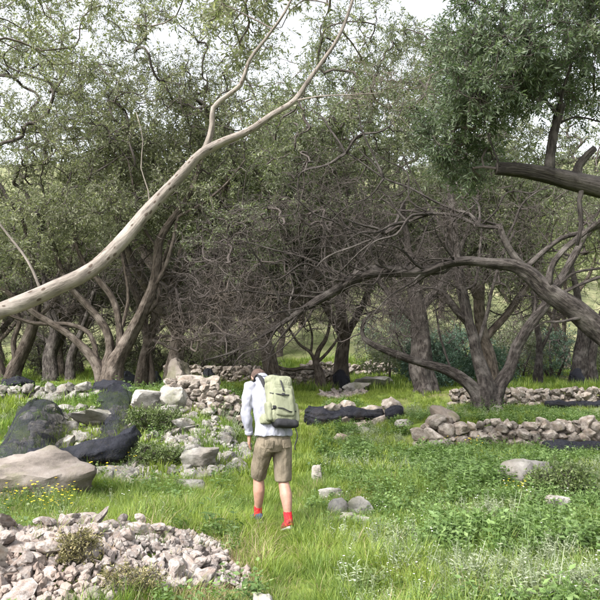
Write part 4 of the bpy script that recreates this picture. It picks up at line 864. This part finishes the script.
# ------------------------------------------------------------------ person
PX = np.array([-0.275, 6.9]); PZ = float(H(*PX)) + 0.01
def ring_solid(bm, secs, n=20, up_=(0, 1, 0)):
    """closed solid through elliptical sections (x,y,z,ra,rb): ra along side, rb along depth"""
    S = np.asarray(secs, float); C = S[:, :3]; T = unit(np.gradient(C, axis=0)); rings = []
    for i in range(len(S)):
        t = T[i]; dpt = np.array(up_, float); dpt = dpt - t * np.dot(dpt, t); dpt = dpt / np.linalg.norm(dpt); sd_ = np.cross(dpt, t)
        rings.append([bm.verts.new(C[i] + sd_ * math.cos(a) * S[i, 3] + dpt * math.sin(a) * S[i, 4]) for a in np.linspace(0, 2 * math.pi, n, endpoint=False)])
    for a, b in zip(rings[:-1], rings[1:]):
        for k in range(n): bm.faces.new((a[k], a[(k + 1) % n], b[(k + 1) % n], b[k]))
    bm.faces.new(rings[0][::-1]); bm.faces.new(rings[-1])
def dense(secs, k=5):
    S = np.asarray(secs, float); return catmull(S, 0.03) if k else S
def ell(bm, c, rad_, rot=None, sub=3):
    ret = bmesh.ops.create_icosphere(bm, subdivisions=sub, radius=1)
    M = Matrix.Translation(Vector(c)) @ (rot or Matrix()) @ Matrix.Diagonal(Vector((*rad_, 1)))
    bmesh.ops.transform(bm, matrix=M, verts=ret['verts'])
def fuse(name, bm, voxel, mat, parent, smooth_it=4, disp=None):
    for v in bm.verts:      # the walker leans forward and a little to his left from the hips
        if v.co.z > 0.98: k = v.co.z - 0.98; v.co.y += k * 0.16; v.co.x -= k * 0.09; v.co.z -= k * k * 0.05
    bmesh.ops.recalc_face_normals(bm, faces=bm.faces)
    me = bpy.data.meshes.new(name); bm.to_mesh(me); bm.free()
    o = bpy.data.objects.new('tmp_fuse', me); COL.objects.link(o)
    m = o.modifiers.new('r', 'REMESH'); m.mode = 'VOXEL'; m.voxel_size = voxel; m.use_smooth_shade = True
    s = o.modifiers.new('s', 'SMOOTH'); s.factor = 0.5; s.iterations = smooth_it
    dg = bpy.context.evaluated_depsgraph_get(); me2 = bpy.data.meshes.new_from_object(o.evaluated_get(dg)); me2.name = name
    bpy.data.objects.remove(o); bpy.data.meshes.remove(me)
    if disp:
        amp, sc_, stretch = disp
        nn = len(me2.vertices); co = np.zeros(nn * 3, np.float32); me2.vertices.foreach_get('co', co); co = co.reshape(-1, 3)
        no = np.zeros(nn * 3, np.float32); me2.vertices.foreach_get('normal', no); no = no.reshape(-1, 3)
        dsp = np.array([mnoise.noise(Vector((p[0] * sc_, p[1] * sc_, p[2] * sc_ * stretch))) + 0.5 * mnoise.noise(Vector((p[0] * sc_ * 2.3 + 5, p[1] * sc_ * 2.3, p[2] * sc_ * 2 * stretch))) for p in co])
        me2.vertices.foreach_set('co', (co + no * (dsp * amp)[:, None]).ravel().astype(np.float32)); me2.update()
    me2.polygons.foreach_set('use_smooth', [True] * len(me2.polygons))
    me2.materials.clear()
    return obj(name, me2, parent, mat)
M_SKIN = plain('skin', (0.31, 0.175, 0.13), 0.55, 0.35); M_SHIRT = cloth_mat('shirt_cloth', (0.21, 0.215, 0.258), (0.265, 0.27, 0.315), wrinkle=0.8)
M_SHORT = cloth_mat('shorts_cloth', (0.125, 0.103, 0.075), (0.175, 0.147, 0.11), wrinkle=1.0); M_SOCK = cloth_mat('sock_red', (0.40, 0.012, 0.02), (0.46, 0.02, 0.028), 90, bs=0.5)
M_SHOE = cloth_mat('shoe_navy', (0.02, 0.03, 0.07), (0.05, 0.06, 0.11)); M_SHOER = cloth_mat('shoe_red', (0.32, 0.03, 0.03), (0.18, 0.03, 0.04)); M_SOLE = plain('sole_grey', (0.45, 0.45, 0.45), 0.8)
M_HAIR = plain('cap_brown', (0.062, 0.04, 0.033), 0.9)
M_PACK = cloth_mat('pack_green', (0.165, 0.173, 0.118), (0.21, 0.22, 0.152), wrinkle=1.0); M_PACK2 = cloth_mat('pack_green_grey', (0.148, 0.156, 0.105), (0.19, 0.20, 0.138)); M_BLACK = cloth_mat('pack_black', (0.014, 0.014, 0.016), (0.03, 0.03, 0.034))
man = empty('person', (PX[0], PX[1], PZ), math.radians(20))
tag(man, 'hiker seen from behind in pale shirt, khaki shorts and red socks walking up the path', 'person')
def leg_secs(hip, knee, ank, s=1.0):
    h, k, a = map(np.array, (hip, knee, ank)); L = lambda p, q_, t: p + (q_ - p) * t
    cb = np.array([0, -0.018, 0])
    return [[*h, .075, .075], [*L(h, k, .35), .075, .08], [*L(h, k, .75), .062, .066], [*k, .054, .06], [*(L(k, a, .2) + cb), .058, .064], [*(L(k, a, .38) + cb * 1.5), .062, .071], [*(L(k, a, .62) + cb * 1.2), .05, .056], [*L(k, a, .88), .036, .04], [*a, .036, .042]]
LH, LK, LA = (-0.095, 0.0, 0.9), (-0.105, 0.20, 0.53), (-0.09, 0.25, 0.125)
RH, RK, RA = (0.095, 0.0, 0.9), (0.10, -0.02, 0.50), (0.10, -0.19, 0.135)
bm = bmesh.new()
ring_solid(bm, dense([[0, .01, .86, .13, .085], [0, .01, 1.0, .125, .08], [0, .03, 1.2, .15, .105], [0, .08, 1.38, .165, .11], [0, .12, 1.47, .13, .085], [0, .16, 1.52, .062, .06], [0, .21, 1.545, .054, .058], [0, .25, 1.57, .055, .06]]))
ring_solid(bm, dense(leg_secs(LH, LK, LA))); ring_solid(bm, dense(leg_secs(RH, RK, RA)))
Mh = Matrix.Rotation(math.radians(38), 4, 'X').to_4x4()
Mh = Matrix.Rotation(math.radians(-38), 4, 'X')
ell(bm, (0, .285, 1.572), (.076, .096, .105), Mh); ell(bm, (0, .325, 1.515), (.055, .065, .06), Mh)
ell(bm, (0, .38, 1.57), (.013, .025, .016), Mh, 2)
for s in (-1, 1): ell(bm, (s * .078, .28, 1.575), (.011, .02, .032), Mh, 2); ell(bm, (s * .03, .367, 1.592), (.014, .012, .01), Mh, 2)
ell(bm, (0, .36, 1.525), (.025, .014, .012), Mh, 2)
def arm(bm, sh, elb, wr, s):
    sh, elb, wr = map(np.array, (sh, elb, wr)); L = lambda p, q_, t: p + (q_ - p) * t
    ring_solid(bm, dense([[*sh, .045, .048], [*L(sh, elb, .5), .037, .039], [*elb, .032, .034], [*L(elb, wr, .3), .034, .036], [*L(elb, wr, .8), .029, .032], [*wr, .026, .031]]), 16, (0, 1, 0.05) if abs(wr[2] - elb[2]) > abs(wr[1] - elb[1]) else (0, 0.1, 1))
def hand(bm, wr, d, fwd, side):
    """palm and five fingers; d: direction of the fingers, fwd: towards the thumb side"""
    wr, d, fwd = np.array(wr), unit(np.array(d, float)), unit(np.array(fwd, float)); lat = unit(np.cross(d, fwd)) * side
    ring_solid(bm, [[*(wr - d * .01), .027, .02], [*(wr + d * .02), .034, .019], [*(wr + d * .055), .041, .017], [*(wr + d * .09), .041, .015], [*(wr + d * .1), .036, .012]], 14, lat)
    for k, (o_, ln) in enumerate(((.030, .068), (.010, .078), (-.010, .072), (-.029, .056))):
        b = wr + d * .092 + fwd * o_; p = [b]; dd = d.copy()
        for j, f in enumerate((.45, .32, .23)):
            dd = unit(dd + lat * (0.22 + 0.1 * k * 0.4) * (1 if j else .6)); p.append(p[-1] + dd * ln * f)
        ring_solid(bm, [[*p[0], .0092, .0092], [*p[1], .0088, .0088], [*p[2], .008, .008], [*p[3], .006, .006]], 10, lat)
    b = wr + d * .03 + fwd * .03; ring_solid(bm, [[*b, .013, .013], [*(b + d * .03 + fwd * .022 + lat * .008), .011, .011], [*(b + d * .055 + fwd * .028 + lat * .016), .0095, .0095], [*(b + d * .075 + fwd * .028 + lat * .024), .007, .007]], 10, lat)
LS, LE, LW = (-.185, .09, 1.455), (-.265, .03, 1.19), (-.245, .075, .965)
RS, RE, RW = (.185, .09, 1.455), (.265, .06, 1.2), (.215, .26, 1.09)
arm(bm, LS, LE, LW, -1); arm(bm, RS, RE, RW, 1)
hand(bm, LW, (0.05, .16, -1), (.12, 1, .16), 1); hand(bm, RW, (-.3, 1, -.15), (-.6, -.1, 1), -1)
fuse('body', bm, 0.0075, M_SKIN, man, 2)
# cap with a short brim
bm = bmesh.new(); ell(bm, (0, .283, 1.588), (.083, .102, .09), Mh, 3)
bmesh.ops.bisect_plane(bm, geom=bm.verts[:] + bm.edges[:] + bm.faces[:], plane_co=(0, .265, 1.55), plane_no=(0, -.45, -.9), clear_outer=True)
bmesh.ops.holes_fill(bm, edges=[e for e in bm.edges if e.is_boundary]); ring_solid(bm, [[0, .355, 1.61, .07, .006], [0, .415, 1.575, .06, .006], [0, .445, 1.555, .035, .005]], 16, (0, .5, 1))
fuse('cap', bm, 0.006, M_HAIR, man, 1, (0.005, 45, 1))
# shirt
bm = bmesh.new()
ring_solid(bm, dense([[0, -.008, .965, .205, .155], [0, -.008, 1.0, .20, .15], [0, .005, 1.1, .182, .135], [0, .03, 1.22, .182, .13], [0, .065, 1.35, .195, .132], [0, .095, 1.44, .185, .115], [0, .12, 1.50, .13, .09], [0, .15, 1.545, .074, .07], [0, .17, 1.572, .066, .065]]))
def sleeve(sh, elb, wr, ax):
    sh, elb, wr = map(np.array, (sh, elb, wr)); L = lambda p, q_, t: p + (q_ - p) * t
    ring_solid(bm, dense([[*(sh + (.0, 0, 0)), .05, .06], [*L(sh, elb, .25), .060, .070], [*L(sh, elb, .6), .055, .062], [*elb, .049, .055], [*L(elb, wr, .3), .051, .055], [*L(elb, wr, .7), .045, .048], [*L(elb, wr, .93), .038, .042]]), 18, ax)
ell(bm, (-.165, .095, 1.468), (.075, .08, .068)); ell(bm, (.165, .095, 1.468), (.075, .08, .068))
sleeve(LS, LE, LW, (0, 1, .05)); sleeve(RS, RE, RW, (0, .2, 1))
fuse('shirt', bm, 0.008, M_SHIRT, man, 2, (0.016, 13, 0.6))
bm = bmesh.new(); ring_solid(bm, dense([[0, .145, 1.548, .08, .074], [0, .17, 1.575, .075, .07], [0, .185, 1.592, .07, .066]])); fuse('collar', bm, 0.008, M_SHIRT, man, 2)
bm = bmesh.new()
for W_, E_ in ((LW, LE), (RW, RE)):
    W_, E_ = np.array(W_), np.array(E_); ring_solid(bm, [[*(W_ + (E_ - W_) * .19), .044, .048], [*(W_ + (E_ - W_) * .1), .044, .048], [*(W_ + (E_ - W_) * .02), .042, .046]], 18, (0, 1, .05) if W_[1] < .2 else (0, .2, 1))
fuse('cuff', bm, 0.007, M_SHIRT, man, 2)
# shorts
bm = bmesh.new()
ring_solid(bm, dense([[0, 0, 1.02, .15, .10], [0, -.01, .95, .178, .13], [0, -.015, .88, .185, .14], [0, -.005, .82, .16, .12]]))
for hip, kn in ((LH, LK), (RH, RK)):
    h_, k_ = np.array(hip), np.array(kn); L = lambda t: h_ + (k_ - h_) * t
    ring_solid(bm, dense([[*(L(0) + (0, -.01, 0)), .095, .125], [*L(.3), .1, .115], [*L(.6), .094, .104], [*L(.85), .088, .097], [*L(1.02), .086, .094]]))
fuse('shorts', bm, 0.008, M_SHORT, man, 2, (0.015, 10, 0.5))
for s in (-1, 1):   # hip pockets
    bm = bmesh.new(); ring_solid(bm, [[s * .09, -.145, .93, .05, .008], [s * .092, -.15, .90, .05, .01], [s * .095, -.148, .84, .046, .008]], 14); fuse('pocket', bm, 0.006, M_SHORT, man, 1)
def shoe(ank, yaw, pitch, main):
    a = np.array(ank); M = Matrix.Translation(Vector((a[0], a[1], a[2] - .1))) @ Matrix.Rotation(yaw, 4, 'Z') @ Matrix.Rotation(pitch, 4, 'X')
    def T(bm): bmesh.ops.transform(bm, matrix=M, verts=bm.verts)
    bm = bmesh.new(); ring_solid(bm, dense([[0, -.075, .045, .03, .04], [0, -.05, .06, .04, .055], [0, 0, .06, .042, .055], [0, .08, .05, .047, .042], [0, .15, .038, .044, .03], [0, .19, .03, .025, .018]]), 18, (0, 0, 1)); ring_solid(bm, [[0, -.01, .05, .04, .05], [0, -.015, .105, .042, .05]], 18); T(bm)
    up_ = fuse('shoe', bm, 0.007, main, man, 2)
    bm = bmesh.new(); ring_solid(bm, dense([[0, -.085, .016, .025, .016], [0, -.06, .016, .042, .018], [0, .02, .014, .044, .016], [0, .1, .014, .051, .016], [0, .17, .016, .042, .015], [0, .2, .02, .02, .01]]), 18, (0, 0, 1)); T(bm)
    s_ = fuse('sole', bm, 0.006, M_SOLE, man, 1); s_.parent = up_
    bm = bmesh.new(); 
    for k in range(4): ring_solid(bm, [[-.03, .03 + k * .025, .1 - k * .011, .004, .004], [.03, .03 + k * .025, .1 - k * .011, .004, .004]], 8, (0, 0, 1))
    T(bm); l_ = fuse('laces', bm, 0.004, M_SOLE, man, 0); l_.parent = up_
    return up_
shoe(LA, .1, 0.0, M_SHOE); shoe(RA, -.05, -0.3, M_SHOER)
for a, k in ((LA, LK), (RA, RK)):
    a, k = np.array(a), np.array(k); dv = unit(k - a)
    bm = bmesh.new(); ring_solid(bm, dense([[*(a - dv * .06), .043, .05], [*a, .042, .048], [*(a + dv * .05), .042, .046], [*(a + dv * .075), .043, .048], [*(a + dv * .085), .044, .049]])); fuse('sock', bm, 0.006, M_SOCK, man, 2, (0.002, 60, 0.2))

# backpack
pack = empty('backpack', (PX[0], PX[1], PZ), math.radians(20)); tag(pack, 'pale green hiking backpack with a black base worn by the hiker', 'backpack')
PC = Matrix.Translation(Vector((.045, -.115, 1.03))) @ Matrix.Rotation(math.radians(-7), 4, 'X') @ Matrix.Rotation(math.radians(4), 4, 'Y')
def pk(name, secs, mat, n=24, vox=0.008, up_=(0, 1, 0), parent=None, disp=None, sm=3, den=True, sq=False):
    bm = bmesh.new(); ring_solid(bm, dense(secs) if den else secs, n, up_)
    if sq:
        for v in bm.verts: pass
    bmesh.ops.transform(bm, matrix=PC, verts=bm.verts); return fuse(name, bm, vox, mat, parent or pack, sm, disp)
def rbox(bm, c, hx, hy, hz, bev, rot=None):
    ret = bmesh.ops.create_cube(bm, size=2); M = Matrix.Translation(Vector(c)) @ (rot or Matrix()) @ Matrix.Diagonal(Vector((hx, hy, hz, 1))); bmesh.ops.transform(bm, matrix=M, verts=ret['verts'])
    bmesh.ops.bevel(bm, geom=list({e for v in ret['verts'] for e in v.link_edges}), offset=bev, segments=3, affect='EDGES', profile=.5)
def pkbox(name, boxes, mat, parent=None, disp=None, vox=0.008, sm=4):
    bm = bmesh.new()
    for b in boxes: rbox(bm, *b)
    bmesh.ops.transform(bm, matrix=PC, verts=bm.verts); return fuse(name, bm, vox, mat, parent or pack, sm, disp)
main_ = pkbox('main_compartment', [((0, -.09, .29), .145, .10, .22, .07), ((0, -.095, .16), .135, .10, .10, .06)], M_PACK, disp=(0.009, 9, 0.8))
pkbox('top_lid', [((0, -.08, .50), .135, .10, .06, .05), ((0, -.13, .47), .12, .055, .05, .035)], M_PACK, disp=(0.007, 11, 1))
pkbox('front_pocket', [((0.005, -.19, .27), .105, .03, .15, .028)], M_PACK2, disp=(0.006, 12, .7))
pkbox('base_panel', [((.02, -.11, .055), .125, .108, .045, .04)], M_BLACK, disp=(0.005, 12, 1))
for s in (-1, 1): pkbox('side_pocket', [((s * .14, -.10, .17), .028, .075, .10, .025)], M_PACK2, disp=(0.005, 14, 1))
pkbox('hip_belt', [((-.15, -.02, .10), .05, .05, .055, .03), ((-.185, .05, .085), .02, .09, .04, .015)], M_PACK, disp=(0.004, 14, 1)); pkbox('hip_belt', [((.16, .0, .10), .04, .06, .05, .03)], M_PACK, disp=(0.004, 14, 1))
def strap(name, pts, w_, th, mat, n=10, par=None, vox=0.005):
    bm = bmesh.new(); ring_solid(bm, catmull([[*p, w_, th] for p in pts], .02), n, (0, 1, .2)); bmesh.ops.transform(bm, matrix=PC, verts=bm.verts); return fuse(name, bm, vox, mat, par or pack, 1)
for s in (-1, 1): strap('shoulder_strap', [(s * .09 - .03, .0, .44), (s * .10 - .04, .06, .545), (s * .10 - .045, .16, .585), (s * .11 - .045, .27, .52), (s * .12 - .045, .29, .36), (s * .15 - .04, .24, .2)], .026, .009, M_BLACK)
strap('compression_strap', [(-.13, -.16, .36), (-.06, -.225, .345), (.02, -.232, .34), (.12, -.175, .35)], .008, .005, M_BLACK)
strap('compression_strap', [(-.13, -.17, .19), (-.03, -.235, .2), (.04, -.235, .17), (.13, -.18, .18)], .008, .005, M_BLACK)
strap('lid_strap', [(-.005, -.19, .50), (0, -.21, .44), (.005, -.228, .38)], .01, .006, M_BLACK)
strap('hanging_strap', [(.10, -.17, .02), (.112, -.19, -.05), (.105, -.18, -.12), (.09, -.175, -.17), (.10, -.17, -.21)], .008, .004, M_BLACK)
pkbox('buckle', [((-.005, -.236, .345), .018, .007, .014, .005)], M_BLACK, vox=.004, sm=1); pkbox('buckle', [((-.105, -.205, .21), .018, .012, .016, .006)], M_BLACK, vox=.004, sm=1)
strap('haul_loop', [(-.03, -.005, .545), (-.02, -.01, .585), (.02, -.01, .585), (.03, -.005, .545)], .006, .006, M_BLACK)

# ------------------------------------------------------------------ ground cover
def tuft(name, n, h, spread, w_, lean, mat, seed, segs=3, rnd=(0.1, 0.8)):
    r = rs(seed); V, Q, T, A = [], [], [], []
    for k in range(n):
        a = r.uniform(0, 6.28); b = np.array([math.cos(a), math.sin(a), 0]) * spread * math.sqrt(r.uniform()); dr = np.array([math.cos(a + r.normal() * .8), math.sin(a + r.normal() * .8), 0]); sd_ = np.array([-dr[1], dr[0], 0])
        hh = h * r.uniform(.45, 1.2); ln = lean * r.uniform(.3, 1.5); ww = w_ * r.uniform(.7, 1.3); o_ = len(V); col = r.uniform(*rnd)
        for i in range(segs):
            t = i / segs; c = b + dr * hh * ln * t * t + np.array([0, 0, hh * (t - .25 * ln * t * t)]); wd = ww * (1 - t ** 1.5) * .5; V += [c - sd_ * wd, c + sd_ * wd]
        V.append(b + dr * hh * ln + np.array([0, 0, hh * (1 - .25 * ln)]))
        for i in range(segs - 1): Q.append((o_ + 2 * i, o_ + 2 * i + 1, o_ + 2 * i + 3, o_ + 2 * i + 2)); A.append(col)
        T.append((o_ + 2 * segs - 2, o_ + 2 * segs - 1, o_ + 2 * segs)); 
    me = mesh_np(name, V, Q, T, True, mat); fattr(me, 'rnd', A + [min(1, r.uniform(*rnd) * 1.1) for _ in T]); return me
def herb(name, stems, h, spread, leaf_l, leaf_w, per, mat, seed, flower=None, nflow=0, fs=0.012):
    r = rs(seed); B, Dv, Nn, L, W_ = [], [], [], [], []; V, Q = [], []; FV, FQ = [], []
    for k in range(stems):
        a = r.uniform(0, 6.28); b = np.array([math.cos(a), math.sin(a), 0]) * spread * .35 * r.uniform(); d = unit(np.array([math.cos(a) * .5 * r.uniform(), math.sin(a) * .5 * r.uniform(), 1])); hh = h * r.uniform(.5, 1.15)
        sd_ = unit(np.cross(d, [math.sin(a), .3, .2])) * .0022; o_ = len(V); V += [b - sd_, b + sd_, b + d * hh + sd_ * .5, b + d * hh - sd_ * .5]; Q.append((o_, o_ + 1, o_ + 2, o_ + 3))
        for j in range(per):
            t = .2 + .8 * (j + .5) / per; aa = j * 2.4 + r.uniform(-.5, .5); out = np.array([math.cos(aa), math.sin(aa), r.uniform(-.1, .6)]); dd = unit(out)
            B.append(b + d * hh * t); Dv.append(dd); nn = np.array([0, 0, 1.]) + r.normal(size=3) * .3; nn = unit(nn - dd * np.dot(nn, dd)); Nn.append(nn); s = r.uniform(.6, 1.2) * (1.1 - .4 * t); L.append(leaf_l * s); W_.append(leaf_w * s)
        if flower and k < nflow:
            c = b + d * hh * 1.03
            for j in range(5):
                aa = j * 1.257; dd = np.array([math.cos(aa), math.sin(aa), .25]); s2 = np.array([-math.sin(aa), math.cos(aa), 0]) * fs * .45; o2 = len(FV); FV += [c, c + dd * fs * .6 + s2, c + dd * fs, c + dd * fs * .6 - s2]; FQ.append((o2, o2 + 1, o2 + 2, o2 + 3))
    LV, LQ = leaf_quads(np.array(B), np.array(Dv), np.array(Nn), np.array(L), np.array(W_))
    nv = len(V); V = np.vstack([np.array(V), LV]); Q = np.vstack([np.array(Q), LQ + nv]); nq = len(Q)
    if FV: Q = np.vstack([Q, np.array(FQ) + len(V)]); V = np.vstack([V, np.array(FV)])
    me = mesh_np(name, V, Q, None, False, mat); me.materials.append(flower or mat)
    if FV: me.polygons.foreach_set('material_index', np.concatenate([np.zeros(nq, int), np.ones(len(FQ), int)]).astype(np.int32))
    fattr(me, 'rnd', np.clip(r.normal(.45, .22, len(Q)), 0, 1)); return me
def scatter(name, label, cat, P, tilt, scale, idxs, meshes, seed):
    r = rs(seed); n = len(P); me = bpy.data.meshes.new(name); me.vertices.add(n); me.vertices.foreach_set('co', np.asarray(P, np.float32).ravel())
    a = me.attributes.new('rot', 'FLOAT_VECTOR', 'POINT'); a.data.foreach_set('vector', np.stack([r.normal(size=n) * tilt, r.normal(size=n) * tilt, r.uniform(0, 6.28, n)], -1).astype(np.float32).ravel())
    fattr(me, 'scl', scale, 'POINT'); a = me.attributes.new('pick', 'INT', 'POINT'); a.data.foreach_set('value', np.asarray(idxs, np.int32))
    o = obj(name, me); tag(o, label, cat, kind='stuff')
    gt = bpy.data.node_groups.new(name + '_scatter', 'GeometryNodeTree'); gt.interface.new_socket('Geometry', in_out='INPUT', socket_type='NodeSocketGeometry'); gt.interface.new_socket('Geometry', in_out='OUTPUT', socket_type='NodeSocketGeometry')
    gi = gt.nodes.new('NodeGroupInput'); go = gt.nodes.new('NodeGroupOutput'); ip = gt.nodes.new('GeometryNodeInstanceOnPoints'); jn = gt.nodes.new('GeometryNodeJoinGeometry')
    for m_ in reversed(meshes):
        src = bpy.data.objects.new(name + '_piece', m_); oi = gt.nodes.new('GeometryNodeObjectInfo'); oi.inputs['Object'].default_value = src; g2 = gt.nodes.new('GeometryNodeGeometryToInstance')
        gt.links.new(oi.outputs['Geometry'], g2.inputs[0]); gt.links.new(g2.outputs[0], jn.inputs[0])
    def na(nm, ty):
        x = gt.nodes.new('GeometryNodeInputNamedAttribute'); x.data_type = ty; x.inputs['Name'].default_value = nm; return x.outputs[0]
    gt.links.new(gi.outputs[0], ip.inputs['Points']); gt.links.new(jn.outputs[0], ip.inputs['Instance']); ip.inputs['Pick Instance'].default_value = True
    gt.links.new(na('pick', 'INT'), ip.inputs['Instance Index'])
    er = gt.nodes.new('FunctionNodeEulerToRotation'); gt.links.new(na('rot', 'FLOAT_VECTOR'), er.inputs[0]); gt.links.new(er.outputs[0], ip.inputs['Rotation'])
    gt.links.new(na('scl', 'FLOAT'), ip.inputs['Scale']); gt.links.new(ip.outputs[0], go.inputs[0])
    m = o.modifiers.new('scatter', 'NODES'); m.node_group = gt
    return o
def nz(x, y, s, o_=0.0):
    return np.array([mnoise.noise(Vector((a * s + o_, b * s, o_ * 1.7))) for a, b in zip(x, y)])
def sample(n, y0, y1, seed, margin=1.15):
    """points spread over the strip of ground in view between two distances"""
    r = rs(seed); y = np.sqrt(r.uniform(y0 ** 2, y1 ** 2, n)); x = r.uniform(-1, 1, n) * (0.4623 * margin * y + 0.4); return x, y
def stony(x, y):
    a = np.array([in_heap((p, q_), 0.05) for p, q_ in zip(x, y)]); return a
rb = rs(77)
def bank_mask(x, y):
    lo = np.interp(x, [-5.2, -3.6, -2.4, -1.4, -0.9], [9.0, 9.2, 9.0, 9.4, 10.2]); hi = np.interp(x, [-5.2, -3.6, -2.6, -1.8, -0.9], [12.4, 12.4, 12.6, 12.2, 11.4])
    return (y > lo) & (y < hi) & (x > -5.2) & (x < -0.9)
def scree_mask(x, y): return ((x - 1.35 - 0.18 * (y - 20.5)) / 0.75) ** 2 + ((y - 20.5) / 1.9) ** 2 < 1
def on_path(x, y):
    c = np.interp(y, [3, 5, 6.9, 9, 12, 15], [0.15, 0.0, -0.27, -0.15, 0.0, 0.1]); return np.abs(x - c)
TG = [tuft('grass_tuft', 16, .17, .05, .0055, .55, G_GRASS, i) for i in range(4)] + [tuft('grass_tuft', 14, .17, .06, .005, .7, G_BRIGHT, 10 + i) for i in range(3)] + [tuft('grass_tuft', 12, .16, .06, .0045, .8, G_DRY, 20 + i) for i in range(2)]
TF = [tuft('grass_tuft', 26, .15, .14, .012, .5, G_BRIGHT, 40 + i) for i in range(3)] + [tuft('grass_tuft', 26, .16, .14, .012, .5, G_GRASS, 50 + i) for i in range(2)]
HB = [herb('herb_plant', 7, .17, .12, .042, .024, 8, G_HERB, 60 + i) for i in range(3)] + [herb('herb_plant', 5, .21, .12, .065, .028, 7, G_HERB, 70 + i) for i in range(2)] + [herb('herb_plant', 8, .12, .14, .032, .026, 5, L_BUSH, 80), herb('herb_plant', 9, .18, .14, .03, .008, 12, L_SAGE, 81)]
HF = [herb('flower_plant', 5, .2, .1, .03, .014, 5, G_HERB, 90 + i, F_WHITE, 3, .009) for i in range(2)]
HY = [herb('flower_plant', 6, .2, .1, .03, .016, 6, G_HERB, 95 + i, F_YEL, 4, .013) for i in range(2)]
def P3(x, y): return np.stack([x, y, H(x, y) - 0.005], -1)

# near grass
x, y = sample(30000, 3.0, 9.5, 1); pd = on_path(x, y); nn = nz(x, y, 1.1, 3); st = stony(x, y)
r = rs(501); right = ss(0.5, 1.3, x - 0.02 * y)
keep = (~st | (r.uniform(size=len(x)) < 0.05)) & (r.uniform(size=len(x)) < np.where(pd < .12, .95, 1.0)) & (r.uniform(size=len(x)) > right * 0.45) & ~bank_mask(x, y) & ~wall_mask(x, y)
x, y, nn, pd, right, st = x[keep], y[keep], nn[keep], pd[keep], right[keep], st[keep]
rnd = r.uniform(size=len(x)); dryz = np.exp(-((x + .6) / .3) ** 2 - ((y - 5.0) / 1.0) ** 2) + .15 * (nz(x, y, 1.7, 40) > .28)
pk_ = np.where(rnd < 0.05 + .75 * dryz + 0.5 * st, 7 + r.randint(0, 2, len(x)), np.where(r.uniform(size=len(x)) < .35 + .5 * (nn > 0) * (1 - right), 4 + r.randint(0, 3, len(x)), r.randint(0, 4, len(x))))
scl = r.uniform(.6, 1.25, len(x)) * np.where(pd < .13, .6, 1) * (1 + .45 * nz(x, y, .6, 9) + .5 * nz(x, y, 2.1, 14)) * (1 - .35 * np.minimum(dryz, 1))
scatter('grass', 'fresh green and straw-coloured grass of the foreground and the path', 'grass', P3(x, y), .18, scl, pk_, TG, 1)
# mid and far grass
x, y = sample(16000, 9.3, 21, 2); r = rs(502); nn = nz(x, y, .8, 5)
keep = ~bank_mask(x, y) | (r.uniform(size=len(x)) < .45); keep &= ~scree_mask(x, y) & (~wall_mask(x, y) | (r.uniform(size=len(x)) < .06))
x, y, nn = x[keep], y[keep], nn[keep]
pk_ = np.where((nn > .0) | (y > 13), r.randint(0, 3, len(x)), 3 + r.randint(0, 2, len(x))); scl = r.uniform(.55, 1.2, len(x)) * np.where(y > 13, .75, 1.1) * (1 + .7 * nz(x, y, 1.6, 15))
x2, y2 = sample(11000, 21, 36, 3, 1.3); r2 = rs(503); k2 = (nz(x2, y2, .35, 8) > -.15) & ~scree_mask(x2, y2); x2, y2 = x2[k2], y2[k2]
scatter('meadow_grass', 'bright short grass on the terraces and under the olives', 'grass', np.vstack([P3(x, y), P3(x2, y2)]), .15, np.concatenate([scl, r2.uniform(1.2, 2.6, len(x2))]), np.concatenate([pk_, r2.randint(0, 5, len(x2))]), TF, 2)
# herbs, mostly on the right
x, y = sample(19000, 3.2, 16.5, 4); r = rs(504); right = ss(0.25, 1.1, x) * (1 - .72 * ss(12.9, 13.1, y)); nn = nz(x, y, .9, 12)
keep = (r.uniform(size=len(x)) < .14 + .85 * right * (.5 + .9 * np.maximum(nn + .25, 0))) & ~stony(x, y) & (on_path(x, y) > .3) & (~wall_mask(x, y) | (r.uniform(size=len(x)) < .12)) & (~bank_mask(x, y) | (r.uniform(size=len(x)) < .25))
x, y, nn = x[keep], y[keep], nn[keep]; kind_ = nz(x, y, .5, 20)
pk_ = np.where(kind_ > .15, 3 + r.randint(0, 2, len(x)), np.where(kind_ > -.12, r.randint(0, 3, len(x)), 5 + r.randint(0, 2, len(x)))); scatter('herb_cover', 'leafy green herbs covering the right foreground', 'herbs', P3(x, y), .15, r.uniform(.65, 1.6, len(x)) * (1 + .5 * np.maximum(nn, 0) + .5 * nz(x, y, 2.3, 44)), pk_, HB, 3)
x, y = sample(700, 4, 12.5, 5); r = rs(505); k = (x > .3) & (nz(x, y, .7, 30) > .0) | (r.uniform(size=len(x)) < .06); k &= ~stony(x, y) & (on_path(x, y) > .35); x, y = x[k], y[k]
scatter('white_wildflowers', 'tiny white wildflowers dotted through the herbs', 'wildflowers', P3(x, y), .1, r.uniform(.7, 1.2, len(x)), r.randint(0, 2, len(x)), HF, 4)
r = rs(506); pts = []
for px, py, n, sp in ((12, 505, 18, .2), (60, 502, 14, .2), (108, 470, 10, .25), (40, 520, 12, .25), (440, 440, 16, .25), (462, 452, 12, .25), (522, 498, 8, .12), (560, 482, 6, .12), (80, 490, 16, .25)):
    c = gp(px, py); 
    for _ in range(n): pts.append(c[:2] + r.normal(size=2) * sp)
pts = np.array(pts); scatter('yellow_wildflowers', 'yellow wildflowers in patches by the tan boulder and along the right wall', 'wildflowers', P3(pts[:, 0], pts[:, 1]), .12, r.uniform(.8, 1.5, len(pts)), r.randint(0, 2, len(pts)), HY, 5)
